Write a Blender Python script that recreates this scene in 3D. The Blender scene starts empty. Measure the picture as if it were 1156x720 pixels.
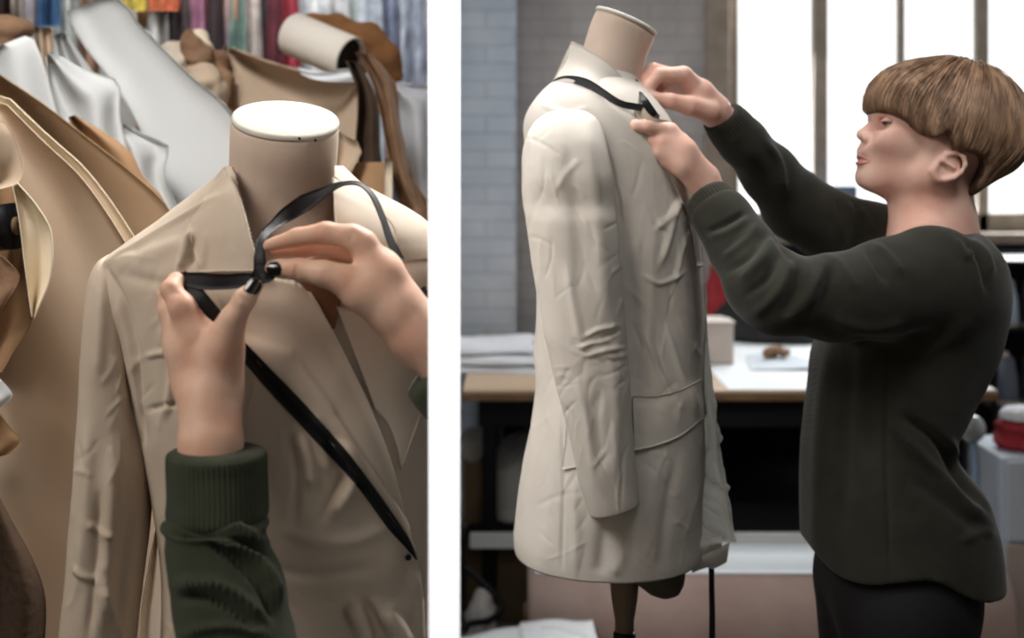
import bpy, bmesh, math, random
import numpy as np
from mathutils import Vector
from mathutils.bvhtree import BVHTree

random.seed(7)
RNG = np.random.default_rng(7)
SC = bpy.context.scene
COL = SC.collection
F, CX, CY, CZ = 1360.0, 578.0, 200.0, 1.5      # focal length and horizon of the photographs, eye height


def P(x, y, d):
    return np.array([(x - CX) / F * d, d, CZ - (y - CY) / F * d])


def PX(v):
    d = v[:, 1]
    return np.stack([v[:, 0] / d * F + CX, CY - (v[:, 2] - CZ) / d * F], 1)


def lin(c):
    c = c / 255.0
    return c / 12.92 if c <= 0.04045 else ((c + 0.055) / 1.055) ** 2.4


def RGB(r, g, b):
    return (lin(r), lin(g), lin(b), 1.0)


# ------------------------------------------------------------------ materials
def mat(name, col, rough=0.8, col2=None, nscale=20, bump=0.0, bscale=200, stretch=(1, 1, 1), sheen=0.0,
        spec=0.3, metal=0.0, sss=0.0, trans=0.0, weave=0, wstr=0.1, coat=0.0, detail=4):
    m = bpy.data.materials.new(name)
    m.use_nodes = True
    nt = m.node_tree
    b = nt.nodes['Principled BSDF']
    b.inputs['Base Color'].default_value = col
    b.inputs['Roughness'].default_value = rough
    b.inputs['Metallic'].default_value = metal
    b.inputs['Specular IOR Level'].default_value = spec
    if sheen:
        b.inputs['Sheen Weight'].default_value = sheen
        b.inputs['Sheen Roughness'].default_value = 0.5
    if sss:
        b.inputs['Subsurface Weight'].default_value = sss
        b.inputs['Subsurface Radius'].default_value = (0.012, 0.005, 0.003)
        b.inputs['Subsurface Scale'].default_value = 0.6
    if coat:
        b.inputs['Coat Weight'].default_value = coat
    if trans:
        tr = nt.nodes.new('ShaderNodeBsdfTranslucent')
        tr.inputs['Color'].default_value = col
        mx = nt.nodes.new('ShaderNodeMixShader')
        mx.inputs[0].default_value = trans
        out = nt.nodes['Material Output']
        nt.links.new(b.outputs[0], mx.inputs[1])
        nt.links.new(tr.outputs[0], mx.inputs[2])
        nt.links.new(mx.outputs[0], out.inputs['Surface'])
    tc = nt.nodes.new('ShaderNodeTexCoord')
    mp = nt.nodes.new('ShaderNodeMapping')
    mp.inputs['Scale'].default_value = stretch
    nt.links.new(tc.outputs['Object'], mp.inputs['Vector'])
    if col2:
        n = nt.nodes.new('ShaderNodeTexNoise')
        n.inputs['Scale'].default_value = nscale
        n.inputs['Detail'].default_value = detail
        nt.links.new(mp.outputs[0], n.inputs['Vector'])
        r = nt.nodes.new('ShaderNodeValToRGB')
        r.color_ramp.elements[0].position = 0.35
        r.color_ramp.elements[1].position = 0.65
        r.color_ramp.elements[0].color = col
        r.color_ramp.elements[1].color = col2
        nt.links.new(n.outputs['Fac'], r.inputs['Fac'])
        nt.links.new(r.outputs[0], b.inputs['Base Color'])
    last = None
    if bump:
        n2 = nt.nodes.new('ShaderNodeTexNoise')
        n2.inputs['Scale'].default_value = bscale
        n2.inputs['Detail'].default_value = 5
        nt.links.new(mp.outputs[0], n2.inputs['Vector'])
        bp = nt.nodes.new('ShaderNodeBump')
        bp.inputs['Strength'].default_value = bump
        bp.inputs['Distance'].default_value = 0.01
        nt.links.new(n2.outputs['Fac'], bp.inputs['Height'])
        last = bp
    if weave:
        wv = nt.nodes.new('ShaderNodeTexWave')
        wv.inputs['Scale'].default_value = weave
        wv.inputs['Distortion'].default_value = 0.6
        nt.links.new(tc.outputs['Object'], wv.inputs['Vector'])
        b2 = nt.nodes.new('ShaderNodeBump')
        b2.inputs['Strength'].default_value = wstr
        b2.inputs['Distance'].default_value = 0.004
        nt.links.new(wv.outputs['Fac'], b2.inputs['Height'])
        if last:
            nt.links.new(last.outputs[0], b2.inputs['Normal'])
        last = b2
    if last:
        nt.links.new(last.outputs[0], b.inputs['Normal'])
    return m


# ------------------------------------------------------------------ objects
def wloc(o):
    v = np.zeros(3)
    while o is not None:
        v += np.array(o.location)
        o = o.parent
    return v


def tag(o, label=None, cat=None, group=None, kind=None):
    if label: o['label'] = label
    if cat: o['category'] = cat
    if group: o['group'] = group
    if kind: o['kind'] = kind
    return o


def thing(name, label, cat, loc, group=None):
    o = bpy.data.objects.new(name, None)
    COL.objects.link(o)
    o.location = [float(a) for a in loc]
    o.empty_display_size = 0.05
    return tag(o, label, cat, group)


def obj(name, verts, faces, m, parent=None, origin=None, smooth=True):
    verts = np.asarray(verts, float).reshape(-1, 3)
    if parent is not None:
        off = wloc(parent)
    elif origin is not None:
        off = np.asarray(origin, float)
    else:
        off = np.array([*(verts[:, :2].min(0) + verts[:, :2].max(0)) / 2, verts[:, 2].min()])
    me = bpy.data.meshes.new(name)
    me.from_pydata((verts - off).tolist(), [], faces if isinstance(faces, list) else faces.tolist())
    me.polygons.foreach_set('use_smooth', [smooth] * len(me.polygons))
    me.materials.append(m)
    me.update()
    o = bpy.data.objects.new(name, me)
    COL.objects.link(o)
    if parent is not None:
        o.parent = parent
    else:
        o.location = [float(a) for a in off]
    return o


def wverts(o):
    me = o.data
    v = np.empty(len(me.vertices) * 3)
    me.vertices.foreach_get('co', v)
    return v.reshape(-1, 3) + wloc(o)


def wnormals(o):
    me = o.data
    v = np.empty(len(me.vertices) * 3)
    me.vertices.foreach_get('normal', v)
    return v.reshape(-1, 3)


def set_wverts(o, v):
    o.data.vertices.foreach_set('co', (v - wloc(o)).ravel())
    o.data.update()


def bvh(*os):
    V, Fc, n = [], [], 0
    for o in os:
        v = wverts(o)
        V += v.tolist()
        Fc += [[i + n for i in p.vertices] for p in o.data.polygons]
        n += len(v)
    return BVHTree.FromPolygons(V, Fc)


def hit(bv, x, y):
    d = Vector(P(x, y, 1.0)) - Vector((0, 0, CZ))
    h = bv.ray_cast(Vector((0, 0, CZ)), d.normalized())
    return None if h[0] is None else h[0].y


# ------------------------------------------------------------------ curves / noise
def spline(pts, n, closed=False):
    p = np.asarray(pts, float)
    m = len(p)
    if m == 2:
        t = np.linspace(0, 1, n)[:, None]
        return p[0] * (1 - t) + p[1] * t
    seg = np.linalg.norm(np.diff(p, axis=0), axis=1)
    s = np.concatenate([[0], np.cumsum(np.maximum(seg, 1e-9))])
    t = np.linspace(0, s[-1], n)
    tan = np.zeros_like(p)
    tan[1:-1] = (p[2:] - p[:-2]) / (s[2:] - s[:-2])[:, None]
    tan[0] = (p[1] - p[0]) / (s[1] - s[0])
    tan[-1] = (p[-1] - p[-2]) / (s[-1] - s[-2])
    i = np.clip(np.searchsorted(s, t, 'right') - 1, 0, m - 2)
    h = (s[i + 1] - s[i])[:, None]
    u = ((t - s[i])[:, None]) / h
    return ((2 * u**3 - 3 * u**2 + 1) * p[i] + (u**3 - 2 * u**2 + u) * h * tan[i]
            + (-2 * u**3 + 3 * u**2) * p[i + 1] + (u**3 - u**2) * h * tan[i + 1])


def vnoise(p, seed=0):
    p = np.asarray(p, float)
    i = np.floor(p).astype(np.int64)
    f = p - i
    f = f * f * (3 - 2 * f)

    def hsh(a):
        n = (a[:, 0] * 374761393 + a[:, 1] * 668265263 + a[:, 2] * 2147483647 + seed * 1274126177) & 0xFFFFFFFF
        n = ((n ^ (n >> 13)) * 1274126177) & 0xFFFFFFFF
        return ((n ^ (n >> 16)) & 0xFFFF) / 65535.0
    out = 0
    for dx in (0, 1):
        for dy in (0, 1):
            for dz in (0, 1):
                w = ((f[:, 0] if dx else 1 - f[:, 0]) * (f[:, 1] if dy else 1 - f[:, 1]) * (f[:, 2] if dz else 1 - f[:, 2]))
                out = out + w * hsh(i + np.array([dx, dy, dz]))
    return out * 2 - 1


def crumple(o, amp, scale, stretch=(1, 1, 1), octaves=3, seed=0, ridged=True, mask=None):
    v, nr = wverts(o), wnormals(o)
    q = v * np.array(stretch) * scale
    q = q + 0.5 * np.stack([vnoise(q * 0.7, seed + 9), vnoise(q * 0.7, seed + 10), vnoise(q * 0.7, seed + 11)], 1)
    s, a = 0, 1.0
    for k in range(octaves):
        n = vnoise(q * 2**k, seed + k)
        s = s + a * ((1 - np.abs(n) * 2) if ridged else n)
        a *= 0.5
    if mask is not None:
        s = s * mask(v)
    set_wverts(o, v + nr * (s * amp)[:, None])


def sculpt(o, *args):
    """raise or sink folds: each feature is a line (as seen from the front), its width and its height in metres"""
    feats = args[-1]
    gain = args[0] if len(args) > 1 else 1.0
    v, nr = wverts(o), wnormals(o)
    px = PX(v)
    view = v - np.array([0, 0, CZ])
    view /= np.linalg.norm(view, axis=1)[:, None]
    face = np.clip(-(nr * view).sum(1) * 2.0 + 0.3, 0, 1)
    disp = np.zeros(len(v))
    for line, w, h in feats:
        L = spline(line, 10) if len(line) > 2 else np.asarray(line, float)
        best = np.full(len(v), 1e9)
        tt = np.zeros(len(v))
        n = len(L) - 1
        for i in range(n):
            a, b = L[i], L[i + 1]
            ab = b - a
            t = np.clip(((px - a) @ ab) / (ab @ ab + 1e-9), 0, 1)
            dd = np.linalg.norm(px - (a + t[:, None] * ab), axis=1)
            k = dd < best
            best[k] = dd[k]
            tt[k] = (i + t[k]) / n
        taper = np.clip(np.minimum(tt, 1 - tt) * 5 + 0.25, 0, 1)
        disp += gain * h * np.exp(-(best / w) ** 2) * taper
    set_wverts(o, v + nr * (disp * face)[:, None])


def creases(o, n, region, seed, h=.0022, w=(1.3, 3.0), ln=(18, 60), ang=(90, 35), gain=1.0):
    """many fine random creases in a seen region; ang: mean direction and spread in degrees"""
    r = random.Random(seed)
    x0, y0, x1, y1 = region
    fe = []
    for _ in range(n):
        x, y = r.uniform(x0, x1), r.uniform(y0, y1)
        a = math.radians(r.gauss(*ang))
        L = r.uniform(*ln) / 2
        dx, dy = math.cos(a) * L, math.sin(a) * L
        k = r.uniform(-.25, .25)
        fe.append(([(x - dx, y - dy), (x - dy * k, y + dx * k), (x + dx, y + dy)], r.uniform(*w), r.uniform(.4, 1) * h * r.choice((1, -1))))
    sculpt(o, gain, fe)


# ------------------------------------------------------------------ mesh builders
def grid_faces(n, m, closed_m=False):
    f = []
    for i in range(n - 1):
        for j in range(m if closed_m else m - 1):
            j2 = (j + 1) % m
            f.append([i * m + j, i * m + j2, (i + 1) * m + j2, (i + 1) * m + j])
    return f


def thick_grid(G, t):
    """grid of points (n,m,3) -> closed slab of thickness t"""
    n, m, _ = G.shape
    du = np.gradient(G, axis=0)
    dv = np.gradient(G, axis=1)
    nr = np.cross(dv, du)
    nr /= np.maximum(np.linalg.norm(nr, axis=2), 1e-9)[..., None]
    A = (G + nr * t / 2).reshape(-1, 3)
    B = (G - nr * t / 2).reshape(-1, 3)
    f = [[a, d, c, b] for a, b, c, d in grid_faces(n, m)]
    N = n * m
    f += [[N + a, N + b, N + c, N + d] for a, b, c, d in grid_faces(n, m)]
    rim = [i * m for i in range(n)] + [(n - 1) * m + j for j in range(1, m)] + [i * m + m - 1 for i in range(n - 2, -1, -1)] + list(range(m - 2, 0, -1))
    for a, b in zip(rim, rim[1:] + rim[:1]):
        f.append([a, b, N + b, N + a])
    return np.concatenate([A, B]), f


def sheet(name, G, t, m, parent=None, **k):
    v, f = thick_grid(np.asarray(G, float), t)
    return obj(name, v, f, m, parent, **k)


def panel(name, A, B, target, off, t, m, parent=None, n=40, w=14, dflt=None, bulge=0.0, blur=2, offs=None):
    """cloth panel lying on a body: edges A and B are seen lines, depth comes from the body beneath"""
    a, b = spline(A, n), spline(B, n)
    D = np.full((n, w), np.nan)
    X = np.zeros((n, w, 2))
    for i in range(n):
        for j in range(w):
            u = j / (w - 1)
            X[i, j] = a[i] * (1 - u) + b[i] * u
            h = hit(target, *X[i, j]) if target else None
            if h is not None:
                D[i, j] = h
    if np.isnan(D).all():
        D[:] = dflt
    else:
        med = np.nanmedian(D) if dflt is None else dflt
        for i in range(n):
            r = D[i]
            ok = ~np.isnan(r)
            if ok.any():
                D[i] = np.interp(np.arange(w), np.arange(w)[ok], r[ok])
        bad = np.isnan(D).all(1)
        for i in np.where(bad)[0]:
            good = np.where(~bad)[0]
            D[i] = D[good[np.argmin(abs(good - i))]]
    for _ in range(blur):
        Dp = np.pad(D, 1, mode='edge')
        D = np.minimum(D, (Dp[:-2, 1:-1] + Dp[2:, 1:-1] + Dp[1:-1, :-2] + Dp[1:-1, 2:] + 2 * D) / 6)
    U = np.linspace(0, 1, w)[None, :]
    T = np.linspace(0, 1, n)[:, None]
    D = D - off - bulge * np.sin(np.pi * U)
    if offs is not None:
        D = D - offs(T, U)
    G = np.zeros((n, w, 3))
    for i in range(n):
        for j in range(w):
            G[i, j] = P(X[i, j, 0], X[i, j, 1], D[i, j])
    return sheet(name, G, t, m, parent)


def ribbon(name, pts, width, t, m, parent=None, twist=None, n=60, w=5, **k):
    """flat tape along 3-D points; width(s) in metres, twist angles in degrees around its run"""
    C = spline(pts, n)
    W = np.interp(np.linspace(0, 1, n), np.linspace(0, 1, len(np.atleast_1d(width))), np.atleast_1d(width)) if np.ndim(width) else np.full(n, width)
    tw = np.zeros(n) if twist is None else np.interp(np.linspace(0, 1, n), np.linspace(0, 1, len(twist)), twist)
    T = np.gradient(C, axis=0)
    T /= np.linalg.norm(T, axis=1)[:, None]
    view = C - np.array([0, 0, CZ])
    view /= np.linalg.norm(view, axis=1)[:, None]
    S = np.cross(T, view)
    S /= np.linalg.norm(S, axis=1)[:, None]
    N = np.cross(S, T)
    c, s = np.cos(np.radians(tw))[:, None], np.sin(np.radians(tw))[:, None]
    Wd = S * c + N * s
    G = C[:, None, :] + Wd[:, None, :] * (np.linspace(-.5, .5, w)[None, :, None] * W[:, None, None])
    return sheet(name, G, t, m, parent, **k)


def tube(pts, radii, n=40, seg=16, cap=True):
    C = spline(pts, n)
    R = np.interp(np.linspace(0, 1, n), np.linspace(0, 1, len(radii)), radii) if np.ndim(radii) else np.full(n, radii)
    T = np.gradient(C, axis=0)
    T /= np.linalg.norm(T, axis=1)[:, None]
    up = np.array([0.123, 0.33, 0.94])
    V = []
    for i in range(n):
        a = np.cross(T[i], up)
        a /= np.linalg.norm(a)
        b = np.cross(T[i], a)
        up = np.cross(a, T[i])
        th = np.linspace(0, 2 * np.pi, seg, endpoint=False)
        V.append(C[i] + R[i] * (np.cos(th)[:, None] * a + np.sin(th)[:, None] * b))
    f = grid_faces(n, seg, True)
    if cap:
        f.append(list(range(seg - 1, -1, -1)))
        f.append([(n - 1) * seg + j for j in range(seg)])
    return np.concatenate(V), f


def lathe(profile, c, axis=(0, 0, 1), seg=32, flat=1.0):
    """profile: (radius, height) pairs around an axis through c"""
    ax = np.array(axis, float)
    ax = ax / np.linalg.norm(ax)
    a = np.cross(ax, [0, 1, 0] if abs(ax[1]) < 0.9 else [1, 0, 0])
    a /= np.linalg.norm(a)
    b = np.cross(ax, a)
    th = np.linspace(0, 2 * np.pi, seg, endpoint=False)
    V = [np.asarray(c) + ax * h + r * (np.cos(th)[:, None] * a + flat * np.sin(th)[:, None] * b) for r, h in profile]
    f = [[p, s, r, q] for p, q, r, s in grid_faces(len(profile), seg, True)]
    f.append(list(range(seg)))
    f.append([(len(profile) - 1) * seg + j for j in range(seg - 1, -1, -1)])
    f = [x[::-1] for x in f]
    return np.concatenate(V), f


def join(*parts):
    V, Fc, n = [], [], 0
    for v, f in parts:
        V.append(np.asarray(v, float).reshape(-1, 3))
        Fc += [[i + n for i in p] for p in f]
        n += len(V[-1])
    return np.concatenate(V), Fc


def box(x0, x1, y0, y1, z0, z1, bev=0.0):
    b = min(bev, (x1 - x0) / 3, (y1 - y0) / 3, (z1 - z0) / 3)
    if b <= 0:
        v = [(x, y, z) for x in (x0, x1) for y in (y0, y1) for z in (z0, z1)]
        f = [[0, 1, 3, 2], [4, 6, 7, 5], [0, 4, 5, 1], [2, 3, 7, 6], [0, 2, 6, 4], [1, 5, 7, 3]]
        return np.array(v, float), f
    bm = bmesh.new()
    bmesh.ops.create_cube(bm, size=1)
    for q in bm.verts:
        q.co = ((x0 + x1) / 2 + q.co.x * (x1 - x0), (y0 + y1) / 2 + q.co.y * (y1 - y0), (z0 + z1) / 2 + q.co.z * (z1 - z0))
    bmesh.ops.bevel(bm, geom=list(bm.edges), offset=b, segments=2, affect='EDGES', profile=0.5)
    bm.verts.index_update()
    v = [tuple(q.co) for q in bm.verts]
    f = [[q.index for q in p.verts] for p in bm.faces]
    bm.free()
    return np.array(v, float), f


def loft(rings, cap0=True, cap1=True):
    R = np.asarray(rings, float)
    n, m, _ = R.shape
    f = grid_faces(n, m, True)
    if cap0: f.append(list(range(m))[::-1])
    if cap1: f.append([(n - 1) * m + j for j in range(m)])
    c = R.mean(1)
    k = n // 2
    nrm = np.cross(R[k, 1] - R[k, 0], R[min(k + 1, n - 1), 0] - R[max(k - 1, 0), 0])
    if nrm @ (R[k, 0] - c[k]) < 0:
        f = [q[::-1] for q in f]
    return R.reshape(-1, 3), f


def fix_normals(o):
    bm = bmesh.new()
    bm.from_mesh(o.data)
    bmesh.ops.recalc_face_normals(bm, faces=bm.faces)
    bm.to_mesh(o.data)
    bm.free()
    o.data.update()
    return o


# ------------------------------------------------------------------ implicit bodies, meshed with surface nets
class Body:
    def __init__(self):
        self.ops = []

    def cone(self, a, ra, b, rb, k=0.01, op='u'):
        a, b = np.asarray(a, float), np.asarray(b, float)
        L = b - a
        l2 = L @ L + 1e-12
        rr = ra - rb
        a2 = l2 - rr * rr
        il2 = 1 / l2

        def f(X):
            pa = X - a
            y = pa @ L
            z = y - l2
            q = pa * l2 - y[..., None] * L
            x2 = (q * q).sum(-1)
            y2 = y * y * l2
            z2 = z * z * l2
            kk = np.sign(rr) * rr * rr * x2
            r3 = (np.sqrt(np.maximum(x2 * a2 * il2, 0)) + y * rr) * il2 - ra
            r1 = np.sqrt(x2 + z2) * il2 - rb
            r2 = np.sqrt(x2 + y2) * il2 - ra
            return np.where(np.sign(z) * a2 * z2 > kk, r1, np.where(np.sign(y) * a2 * y2 < kk, r2, r3))
        lo = np.minimum(a - ra, b - rb)
        hi = np.maximum(a + ra, b + rb)
        self.ops.append((op, f, lo, hi, k))
        return self

    def chain(self, pts, k=0.008, k0=None):
        """pts: (x, y, depth, radius) with x, y and radius as seen"""
        Q = [(P(x, y, d), r * d / F) for x, y, d, r in pts]
        for i in range(len(Q) - 1):
            self.cone(Q[i][0], Q[i][1], Q[i + 1][0], Q[i + 1][1], k0 if (i == 0 and k0) else k)
        return self

    def ell(self, c, r, k=0.01, op='u', rot=0.0):
        c, r = np.asarray(c, float), np.asarray(r, float)
        cs, sn = math.cos(rot), math.sin(rot)

        def f(X):
            p = X - c
            if rot:
                p = np.stack([p[..., 0] * cs + p[..., 2] * sn, p[..., 1], -p[..., 0] * sn + p[..., 2] * cs], -1)
            k0 = np.sqrt(((p / r) ** 2).sum(-1))
            k1 = np.sqrt(((p / (r * r)) ** 2).sum(-1))
            return k0 * (k0 - 1) / np.maximum(k1, 1e-6)
        m = r.max() if rot else r
        self.ops.append((op, f, c - m, c + m, k))
        return self

    def stack(self, z, xc, yc, a, b, k=0.01, op='u', e=2.0):
        z = np.asarray(z, float)
        o = np.argsort(z)
        z, xc, yc, a, b = [np.asarray(q, float)[o] for q in (z, xc, yc, a, b)]

        def f(X):
            zz = X[..., 2]
            A, Bq = np.interp(zz, z, a), np.interp(zz, z, b)
            u = np.abs(X[..., 0] - np.interp(zz, z, xc)) / A
            w = np.abs(X[..., 1] - np.interp(zz, z, yc)) / Bq
            g = ((u**e + w**e) ** (1 / e) - 1) * np.minimum(A, Bq)
            return np.maximum(g, np.maximum(z[0] - zz, zz - z[-1]))
        lo = np.array([(xc - a).min(), (yc - b).min(), z[0]])
        hi = np.array([(xc + a).max(), (yc + b).max(), z[-1]])
        self.ops.append((op, f, lo, hi, k))
        return self

    def fn(self, f, lo, hi, k=0.01, op='u'):
        self.ops.append((op, f, np.asarray(lo, float), np.asarray(hi, float), k))
        return self

    def poly(self, pts, d, y0, y1, k=0.01, op='i'):
        """outline in the plane at depth d, run through from y0 to y1"""
        Q = np.array([P(x, y, d)[[0, 2]] for x, y in pts])

        def f(X):
            x, z = X[..., 0], X[..., 2]
            dd = np.full(x.shape, 1e9)
            ins = np.zeros(x.shape, bool)
            for i in range(len(Q)):
                a, b = Q[i], Q[(i + 1) % len(Q)]
                e = b - a
                t = np.clip(((x - a[0]) * e[0] + (z - a[1]) * e[1]) / (e @ e), 0, 1)
                dd = np.minimum(dd, (x - a[0] - t * e[0]) ** 2 + (z - a[1] - t * e[1]) ** 2)
                c = (a[1] > z) != (b[1] > z)
                if abs(e[1]) > 1e-12:
                    ins ^= c & (x < (z - a[1]) * e[0] / e[1] + a[0])
            s = np.where(ins, -1, 1) * np.sqrt(dd)
            return np.maximum(s, np.maximum(y0 - X[..., 1], X[..., 1] - y1))
        lo = np.array([Q[:, 0].min(), y0, Q[:, 1].min()])
        hi = np.array([Q[:, 0].max(), y1, Q[:, 1].max()])
        self.ops.append((op, f, lo, hi, k))
        return self

    def mesh(self, h):
        pad = 0.012
        us = [o for o in self.ops if o[0] == 'u']
        lo = np.min([o[2] for o in us], 0) - pad
        hi = np.max([o[3] for o in us], 0) + pad
        N = np.ceil((hi - lo) / h).astype(int) + 1
        BS = 40
        ids, pos, quads = [], [], []
        st = np.array([N[1] * N[2], N[2], 1], dtype=np.int64)
        for i0 in range(0, N[0], BS):
            for j0 in range(0, N[1], BS):
                for k0 in range(0, N[2], BS):
                    s = np.array([i0, j0, k0])
                    e = np.minimum(s + BS, N)
                    blo, bhi = lo + s * h, lo + e * h
                    act = [o for o in self.ops if o[0] != 'u' or ((o[2] - pad - o[4] < bhi).all() and (o[3] + pad + o[4] > blo).all())]
                    if not any(o[0] == 'u' for o in act):
                        continue
                    ax = [lo[q] + h * np.arange(s[q], e[q] + 1) for q in range(3)]
                    X = np.stack(np.meshgrid(*ax, indexing='ij'), -1)
                    v = np.full(X.shape[:3], 0.5)
                    for op, f, l_, h_, k in act:
                        if op != 'u' and op != 'i' and not ((l_ - pad - k < bhi).all() and (h_ + pad + k > blo).all()):
                            continue
                        g = f(X)
                        if op == 'u':
                            q = np.maximum(k - np.abs(v - g), 0) / k
                            v = np.minimum(v, g) - q * q * k * 0.25
                        else:
                            if op == 's':
                                g = -g
                            q = np.maximum(k - np.abs(v - g), 0) / k
                            v = np.maximum(v, g) + q * q * k * 0.25
                    n = v < 0
                    if n.all() or not n.any():
                        continue
                    C = [v[a:a + v.shape[0] - 1, b:b + v.shape[1] - 1, c:c + v.shape[2] - 1] for a in (0, 1) for b in (0, 1) for c in (0, 1)]
                    M = sum((c < 0).astype(np.int8) for c in C)
                    cell = np.argwhere((M > 0) & (M < 8))
                    if len(cell):
                        vals = np.stack([c[tuple(cell.T)] for c in C], 1)
                        cor = np.array([(a, b, c) for a in (0, 1) for b in (0, 1) for c in (0, 1)], float)
                        acc = np.zeros((len(cell), 3))
                        cnt = np.zeros(len(cell))
                        for a in range(8):
                            for b in range(a + 1, 8):
                                if bin(a ^ b).count('1') != 1:
                                    continue
                                va, vb = vals[:, a], vals[:, b]
                                x = (va < 0) != (vb < 0)
                                t = np.where(x, va / np.where(x, va - vb, 1), 0)
                                acc += np.where(x[:, None], cor[a] + t[:, None] * (cor[b] - cor[a]), 0)
                                cnt += x
                        pos.append(lo + h * (s + cell + acc / cnt[:, None]))
                        ids.append((s + cell) @ st)
                    for q in range(3):
                        r1, r2 = (q + 1) % 3, (q + 2) % 3
                        sl0 = [slice(0, v.shape[w] - 1) for w in range(3)]
                        sl1 = list(sl0)
                        sl1[q] = slice(1, v.shape[q])
                        a, b = n[tuple(sl0)], n[tuple(sl1)]
                        ed = np.argwhere(a != b)
                        if not len(ed):
                            continue
                        flip = b[tuple(ed.T)]
                        g = (s + ed) @ st
                        Q4 = np.stack([g - st[r1] - st[r2], g - st[r2], g, g - st[r1]], 1)
                        Q4[flip] = Q4[flip][:, ::-1]
                        quads.append(Q4)
        ids = np.concatenate(ids)
        pos = np.concatenate(pos)
        quads = np.concatenate(quads)
        o = np.argsort(ids)
        ids, pos = ids[o], pos[o]
        ix = np.searchsorted(ids, quads)
        ix = np.clip(ix, 0, len(ids) - 1)
        good = (ids[ix] == quads).all(1)
        return pos, ix[good]


def smooth_mesh(v, q, it=2, lam=0.5):
    n = len(v)
    q = np.asarray(q)
    e = np.concatenate([q[:, [0, 1]], q[:, [1, 2]], q[:, [2, 3]], q[:, [3, 0]]])
    for _ in range(it):
        acc = np.zeros((n, 3))
        cnt = np.zeros(n)
        for a, b in ((0, 1), (1, 0)):
            for c in range(3):
                acc[:, c] += np.bincount(e[:, a], v[e[:, b], c], n)
            cnt += np.bincount(e[:, a], minlength=n)
        v = v + lam * (acc / np.maximum(cnt, 1)[:, None] - v)
    return v


def sdf_obj(name, B, h, m, parent=None, it=2, keep_largest=False):
    v, q = B.mesh(h)
    v = smooth_mesh(v, q, it)
    return obj(name, v, q, m, parent)
# ------------------------------------------------------------------ materials
M = {}
M['calico'] = mat('calico', RGB(210, 205, 197), .85, RGB(201, 195, 186), 9, .04, 300, weave=420, wstr=.03, trans=.06)
M['muslin'] = mat('muslin', RGB(217, 202, 185), .75, RGB(208, 192, 173), 9, .04, 300, weave=420, wstr=.03, trans=.06, spec=.4)
M['facing'] = mat('facing_cloth', RGB(232, 231, 226), .8, RGB(224, 223, 217), 9, .04, 300, trans=.4)
M['form'] = mat('form_cover', RGB(204, 186, 172), .8, RGB(194, 174, 158), 14, .05, 260)
M['formcap'] = mat('form_cap', RGB(200, 197, 188), .8, RGB(192, 188, 178), 12, .12, 120)
M['black_tape'] = mat('black_tape', RGB(24, 25, 28), .55, None, bump=.1, bscale=500, weave=700, wstr=.08)
M['skin'] = mat('skin', RGB(228, 190, 174), .5, RGB(220, 172, 156), 26, .06, 420, sss=.12, spec=.35)
M['skin2'] = mat('skin_hands', RGB(230, 194, 172), .5, RGB(218, 170, 146), 22, .06, 420, sss=.12, spec=.35)
M['lip'] = mat('lips', RGB(198, 136, 126), .45, sss=.1)
M['olive'] = mat('olive_knit', RGB(50, 50, 43), .95, RGB(44, 44, 38), 30, .06, 300, sheen=.16, weave=260, wstr=.12, spec=.1)
M['olive2'] = mat('green_knit', RGB(64, 70, 56), .95, RGB(56, 62, 49), 30, .06, 300, sheen=.12, spec=.1)
M['trouser'] = mat('black_trousers', RGB(26, 26, 28), .9, None, bump=.1, bscale=300)
M['hairbase'] = mat('hair_base', RGB(92, 70, 54), .6, RGB(70, 52, 40), 30, .2, 90)
M['nail'] = mat('black_nail', RGB(16, 16, 18), .18, spec=.6, coat=.5)
M['eye'] = mat('eye_white', RGB(206, 196, 190), .25)
M['iris'] = mat('iris', RGB(70, 84, 92), .2)
M['wood'] = mat('form_post', RGB(132, 116, 98), .5, RGB(112, 96, 80), 8, .1, 60, stretch=(1, 1, .15))
M['iron'] = mat('black_iron', RGB(28, 28, 30), .4, metal=.6)
M['white_paint'] = mat('white_paint', RGB(250, 250, 250), .6)
M['plaster'] = mat('plaster', RGB(190, 188, 184), .9, RGB(176, 172, 166), 5, .2, 40)
M['darkwall'] = mat('dark_wall', RGB(52, 52, 54), .9, RGB(44, 44, 46), 6, .2, 40)
M['floor'] = mat('concrete', RGB(96, 92, 88), .7, RGB(80, 76, 72), 5, .15, 40)
M['frame'] = mat('window_wood', RGB(168, 154, 141), .6, RGB(150, 137, 124), 12, .1, 60)
M['tablewood'] = mat('worktop_wood', RGB(196, 172, 146), .5, RGB(180, 154, 128), 6, .08, 60, stretch=(.2, 1, 1))
M['edgewood'] = mat('worktop_edge', RGB(128, 100, 70), .6, RGB(108, 82, 58), 10)
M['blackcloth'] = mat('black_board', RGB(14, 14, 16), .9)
M['paper'] = mat('white_paper', RGB(236, 240, 242), .75, RGB(230, 234, 237), 4, .04, 30, spec=.15)
M['paperb'] = mat('grey_white_paper', RGB(222, 223, 221), .95, RGB(215, 216, 214), 4, .04, 30, trans=.15, spec=.03)
M['cardboard'] = mat('cardboard', RGB(120, 98, 72), .85, RGB(104, 84, 60), 8, .1, 60)
M['kraft'] = mat('kraft_paper', RGB(206, 184, 160), .8, RGB(196, 173, 148), 4, .06, 25, trans=.1, spec=.15)
M['kraftd'] = mat('dark_kraft_paper', RGB(166, 140, 114), .8, RGB(156, 130, 103), 4, .06, 25, trans=.1, spec=.15)
M['ochre'] = mat('ochre_paper', RGB(176, 142, 108), .8, RGB(163, 128, 94), 4, .06, 25, spec=.15)
M['manila'] = mat('manila_paper', RGB(236, 222, 198), .75, RGB(228, 212, 184), 4, .05, 25, spec=.15)
M['browncloth'] = mat('brown_cloth', RGB(150, 118, 92), .9, RGB(128, 98, 74), 10, .3, 60)
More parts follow.
